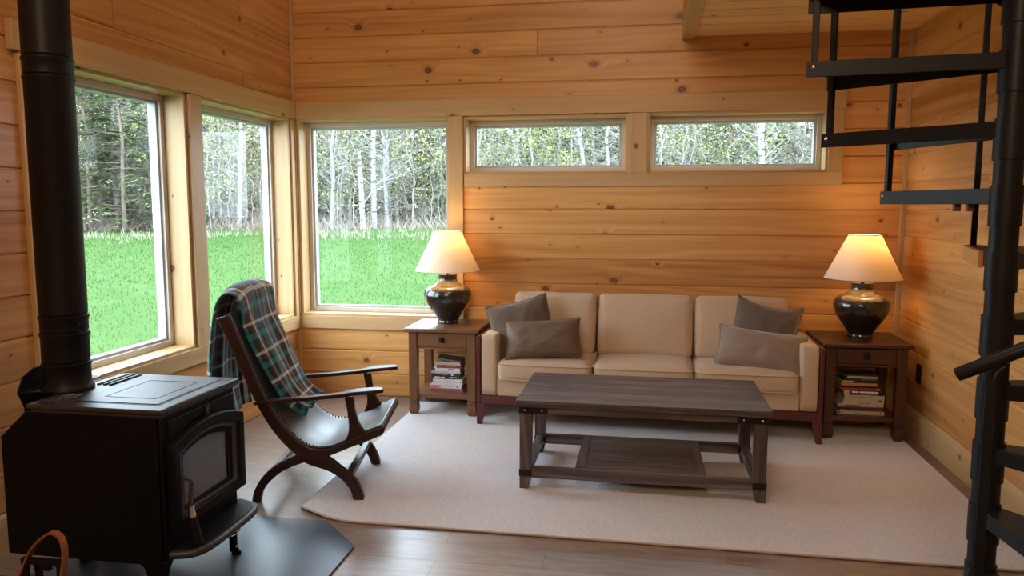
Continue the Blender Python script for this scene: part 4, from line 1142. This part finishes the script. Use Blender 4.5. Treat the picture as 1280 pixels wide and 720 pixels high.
# skirt of ground right up to the house
ext = MB(); ext.v, ext.f, ext.pc = mb.v, mb.f, mb.pc
ext.grid(lambda u, v: (-14+30*u, -8+26*v, -.56), 4, 4)
lawn = tag(obj('lawn', ext, LAWN, smooth=180), 'bright green spring lawn running from the cabin to the woods', 'lawn', kind='stuff')

blv = MB(); rnd = random.Random(3)
for i in range(36000):
    th = rd(-16)+rd(66)*rnd.random(); r = 8.5+27*rnd.random()**1.1
    x, y = -math.sin(th)*r, math.cos(th)*r
    if y < YB+.6 and x > XL-.6: continue
    z = gz(x, y); s = (.025+.035*rnd.random())*(.6+r/30); q = rnd.random()*PI; w = .004+.0005*r
    blv.add([(x-w*math.cos(q), y-w*math.sin(q), z-.02), (x+w*math.cos(q), y+w*math.sin(q), z-.02), (x+s*.35*(rnd.random()-.5), y+s*.35*(rnd.random()-.5), z+s)], [(0,1,2)])
obj('grass_blades', blv, BLADE, lawn)

# pale dry tufts at the wood's edge, brush, both uncountable
dry = MB()
for i in range(5200):
    th = rd(-24)+rd(80)*rnd.random(); r = rnd.choice((33.5, 35.5, 37.5))+rnd.gauss(0, .9)
    if mnoise.noise(Vector((th*9, r*.35, 2))) < -.05: continue
    x, y = -math.sin(th)*r, math.cos(th)*r; z = gz(x, y); s = .10+.24*rnd.random()**2; q = rnd.random()*PI; w = .025
    dry.add([(x-w*math.cos(q), y-w*math.sin(q), z), (x+w*math.cos(q), y+w*math.sin(q), z), (x+s*.8*(rnd.random()-.5), y+s*.5*(rnd.random()-.5), z+s)], [(0,1,2)])
tag(obj('dry_grass', dry, DRY), 'pale dry grass tufts along the far edge of the lawn', 'dry grass', kind='stuff')
brush = MB()
for i in range(6500):
    th = rd(-26)+rd(84)*rnd.random(); r = 40.5+rnd.random()**1.5*9
    x, y = -math.sin(th)*r, math.cos(th)*r; z = gz(x, y); s = .25+.9*rnd.random()**2; w = .012+.015*rnd.random(); q = th+rnd.gauss(0, .5)
    lx_, ly_ = s*2.2*(rnd.random()-.5), s*1.2*(rnd.random()-.5)
    brush.add([(x-w*math.cos(q), y-w*math.sin(q), z), (x+w*math.cos(q), y+w*math.sin(q), z), (x+lx_, y+ly_, z+s)], [(0,1,2)])
tag(obj('underbrush', brush, BRUSHM), 'tangled brown underbrush at the foot of the woods', 'underbrush', kind='stuff')

# --- tree prototypes
def leafquads(mb, c, n, spread, size, R):
    for _ in range(n):
        p = Vector(c)+Vector((R.gauss(0, spread), R.gauss(0, spread), R.gauss(0, spread*.7)))
        a = Vector((R.uniform(-1,1), R.uniform(-1,1), R.uniform(-1,1))).normalized(); b = a.orthogonal().normalized(); s = size*R.uniform(.6, 1.3)
        mb.add([p-a*s, p+b*s*.6, p+a*s, p-b*s*.6], [(0,1,2,3)])
def deciduous(seed, h, r, nb, leaves, lsize, zmin=1.0, droop=.3, lean=.04, twigs=4):
    R = random.Random(seed); wood_ = MB(); lf = MB()
    pts = [Vector((R.gauss(0, .06)*i*.5+lean*i*R.choice((1,1)), R.gauss(0, .06)*i*.5, h*i/9-.3)) for i in range(10)]
    wood_.tube(pts, [r*(1-.085*i) for i in range(10)], 7)
    for _ in range(nb):
        t = R.uniform(zmin/h, .97)*9; k = min(8, int(t)); p = pts[k].lerp(pts[k+1], t-k)
        q = R.uniform(0, 2*PI); L = R.uniform(.8, 2.6)*(1.15-.5*t/9); up = R.uniform(.1, .9)
        d = Vector((math.cos(q), math.sin(q), up)).normalized()
        e = p+d*L; m = p.lerp(e, .5)+Vector((R.gauss(0,.1), R.gauss(0,.1), R.gauss(0,.1)))
        br = r*R.uniform(.10, .26)*(1.1-.05*t)
        wood_.tube([p, m, e], [br, br*.7, br*.25], 4, cap=False)
        for _ in range(twigs):
            a = m.lerp(e, R.random()); f = a+Vector((R.gauss(0,1), R.gauss(0,1), R.gauss(.1,.7)))*R.uniform(.25,.6)
            wood_.tube([a, f], [br*.4, br*.12], 3, cap=False)
            if leaves: leafquads(lf, f, leaves, .22, lsize, R)
        if leaves: leafquads(lf, e, leaves, .3, lsize, R)
    return wood_, lf
def conifer(seed, h, r, nb, lsize, zmin=.6, dens=7, width=2.6):
    R = random.Random(seed); wood_ = MB(); lf = MB()
    pts = [Vector((R.gauss(0,.02)*i, R.gauss(0,.02)*i, h*i/7-.3)) for i in range(8)]
    wood_.tube(pts, [r*(1-.12*i) for i in range(8)], 7)
    for _ in range(nb):
        z = R.uniform(zmin, h*.98); L = width*(1.05-z/h)*R.uniform(.6, 1.1)+.2; q = R.uniform(0, 2*PI)
        p = Vector((0,0,z)); e = p+Vector((math.cos(q)*L, math.sin(q)*L, -.16*L+R.gauss(0,.15))); m = p.lerp(e, .5)+Vector((0,0,.10*L))
        wood_.tube([p, m, e], [.022, .016, .006], 3, cap=False)
        side_ = Vector((-math.sin(q), math.cos(q), 0))
        for i in range(dens):
            t = .25+.75*i/dens; c = (p.lerp(m, t*2) if t < .5 else m.lerp(e, t*2-1)); wd = L*.28*(1.15-t)+.06
            for s_ in (-1, 1):
                tip = c+side_*s_*wd*R.uniform(.6,1.2)+Vector((math.cos(q), math.sin(q), 0))*wd*.7+Vector((0,0,-.10*wd+R.gauss(0,.05)))
                b_ = (tip-c).cross(Vector((0,0,1))).normalized()*lsize*R.uniform(.7,1.3)
                lf.add([c-b_*.5, c+b_*.5, tip+b_*.3, tip-b_*.3], [(0,1,2,3)])
    return wood_, lf
def tree(name, label, group, wood_, lf, bm, lm, loc, rotz):
    o = obj(name, wood_, bm, smooth=60); o.location = loc; o.rotation_euler = (0,0,rotz)
    tag(o, label, 'tree', group)
    if lf and lf.v: obj('foliage', lf, lm, o)
    return o
def polar(azl, r): 
    x, y = -math.sin(rd(azl))*r, math.cos(rd(azl))*r
    return (x, y, gz(x, y))
TR_ = random.Random(11)
protos = []
LBL = dict(bare='bare grey deciduous tree in the woods beyond the lawn', birch='white-barked birch in the woods beyond the lawn', maple='slim tree with new yellow-green leaves beyond the lawn',
           hem='soft green hemlock in the woods beyond the lawn', pine='dark evergreen deep in the woods beyond the lawn', sap='thin pale sapling at the edge of the woods')
GRP = dict(bare='bare trees in the woods', birch='birches in the woods', maple='leafing trees in the woods', hem='hemlocks in the woods', pine='dark evergreens in the woods', sap='saplings at the edge of the woods')
def proto(kind, n):
    out = []
    for s in range(n):
        if kind == 'bare': w_, l_ = deciduous(100+s, 10.5, .12, 110, 0, 0, .8, twigs=7); bm, lm = BARK_G, LEAF_Y
        elif kind == 'birch': w_, l_ = deciduous(200+s, 11.5, .14, 50, 1, .05, 2.2, lean=.05); bm, lm = BARK_W, LEAF_Y
        elif kind == 'maple': w_, l_ = deciduous(300+s, 9.5, .075, 80, 5, .065, .8); bm, lm = BARK_G, LEAF_Y
        elif kind == 'hem': w_, l_ = conifer(400+s, 11, .13, 130, .10, .5, 9, 3.0); bm, lm = BARK_B, LEAF_G
        elif kind == 'pine': w_, l_ = conifer(500+s, 12.5, .15, 210, .24, .3, 9, 3.4); bm, lm = BARK_B, LEAF_D
        else: w_, l_ = deciduous(600+s, 6.0, .03, 45, 1, .05, .3, twigs=6); bm, lm = TWIG, LEAF_Y
        out.append((w_, l_, bm, lm))
    return out
NAME = dict(bare='bare_tree', birch='birch_tree', maple='leafing_tree', hem='hemlock_tree', pine='pine_tree', sap='sapling')
made = {}
def plant(kind, azl, r, s=1.0):
    if kind not in made: made[kind] = [None]*3; made[kind+'_p'] = proto(kind, 3)
    i = TR_.randrange(3); loc = polar(azl, r); rz = TR_.uniform(0, 2*PI)
    if made[kind][i] is None:
        w_, l_, bm, lm = made[kind+'_p'][i]; o = tree(NAME[kind], LBL[kind], GRP[kind], w_, l_, bm, lm, loc, rz); made[kind][i] = o
    else: o = dup(made[kind][i], loc, rz)
    o.scale = (s, s, s*TR_.uniform(.95, 1.15)); return o
AZ0, AZ1 = -20, 52
def scatter(kind, n, r0, r1, s0=.85, s1=1.2):
    for i in range(n):
        plant(kind, AZ0+(AZ1-AZ0)*(i+TR_.random())/n, TR_.uniform(r0, r1), TR_.uniform(s0, s1))
scatter('pine', 66, 60, 66, 1.0, 1.2)
scatter('pine', 54, 53, 59, .9, 1.1)
scatter('bare', 84, 43, 58, .8, 1.2)
scatter('birch', 18, 42, 52, .8, 1.1)
scatter('maple', 56, 42, 54, .8, 1.2)
scatter('hem', 12, 44, 54, .7, 1.0)
scatter('sap', 84, 41, 46, .6, 1.2)
# particular trees the windows frame
for az, r, s in ((36.5, 40.5, .95), (33.4, 41, .8), (38.5, 42, 1.0)): plant('hem', az, r, s)
for az, r, s in ((19.9, 41, 1.15), (18.9, 43, .9), (4.2, 42, 1.0), (29.3, 43, 1.0), (-8.5, 41, 1.3)): plant('birch', az, r, s)
sn = MB().tube([(0,0,-.3),(-.05,0,1.5),(-.12,.02,3.1),(-.16,.02,4.0)], [.16,.14,.12,.09], 8).tube([(-.05,0,1.2),(.5,.1,1.9),(1.3,.2,2.3)], [.05,.04,.015], 5)
so_ = tag(obj('dead_snag', sn, BARK_W, smooth=60), 'pale broken dead trunk left of the birch in the corner window view', 'tree'); so_.location = polar(20.7, 40.3)

# ------------------------------------------------------------------ light
w = bpy.data.worlds.new('overcast_sky'); sc.world = w; w.use_nodes = True
nt = w.node_tree; bg = nt.nodes['Background']
tcw = nt.nodes.new('ShaderNodeTexCoord'); sep = nt.nodes.new('ShaderNodeSeparateXYZ'); rp = nt.nodes.new('ShaderNodeValToRGB')
nt.links.new(tcw.outputs['Generated'], sep.inputs[0]); nt.links.new(sep.outputs[2], rp.inputs[0])
rp.color_ramp.elements[0].position = 0; rp.color_ramp.elements[0].color = (.76,.88,1,1); rp.color_ramp.elements[1].position = 1; rp.color_ramp.elements[1].color = (.66,.82,1,1)
nt.links.new(rp.outputs[0], bg.inputs[0]); bg.inputs[1].default_value = 9.5

def area(name, loc, target, size, energy, color):
    ld = bpy.data.lights.new(name, 'AREA'); ld.energy = energy; ld.color = color; ld.shape = 'DISK'; ld.size = size
    o = bpy.data.objects.new(name, ld); COL.objects.link(o); o.location = loc
    o.rotation_euler = (Vector(target)-Vector(loc)).to_track_quat('-Z', 'Y').to_euler(); return o
area('overhead_fill', (-.3, 2.2, 4.1), (-.1, 3.0, 0), 1.2, 22, (1,.90,.78))  # unseen overhead fill, added to brighten the room
area('warm_left_fill', (-1.0, -1.6, 3.4), (-2.7, 2.4, 2.0), .5, 26, (1,.60,.30))  # unseen warm lamp, added to tint the upper left wall orange
area('right_side_fill', (-.4, -2.2, 3.2), (1.6, 4.2, 1.0), .8, 44, (1,.80,.56))  # fill added behind the camera, aimed at sofa and right wall

# ------------------------------------------------------------------ camera
cam = bpy.data.cameras.new('camera'); co = bpy.data.objects.new('camera', cam); COL.objects.link(co)
yaw, pit, rol = .169377474, .107972664, .000665736
fw = Vector((-math.sin(yaw)*math.cos(pit), math.cos(yaw)*math.cos(pit), -math.sin(pit))); rt = Vector((math.cos(yaw), math.sin(yaw), 0)); up = rt.cross(fw)
r2 = rt*math.cos(rol)+up*math.sin(rol); u2 = up*math.cos(rol)-rt*math.sin(rol)
m = Matrix((( r2.x, u2.x, -fw.x, 0), (r2.y, u2.y, -fw.y, 0), (r2.z, u2.z, -fw.z, 1.5), (0,0,0,1)))
co.matrix_world = m; cam.sensor_width = 36; cam.lens = 955.149*36/1280; cam.clip_start = .05; cam.clip_end = 300
sc.camera = co

sc.view_settings.view_transform = 'Standard'; sc.view_settings.look = 'None'; sc.view_settings.exposure = .46; sc.view_settings.gamma = 1
cy = sc.cycles
cy.use_denoising = True; cy.max_bounces = 9; cy.diffuse_bounces = 5; cy.glossy_bounces = 4; cy.transmission_bounces = 4; cy.transparent_max_bounces = 10
cy.caustics_reflective = False; cy.caustics_refractive = False; cy.sample_clamp_indirect = 6
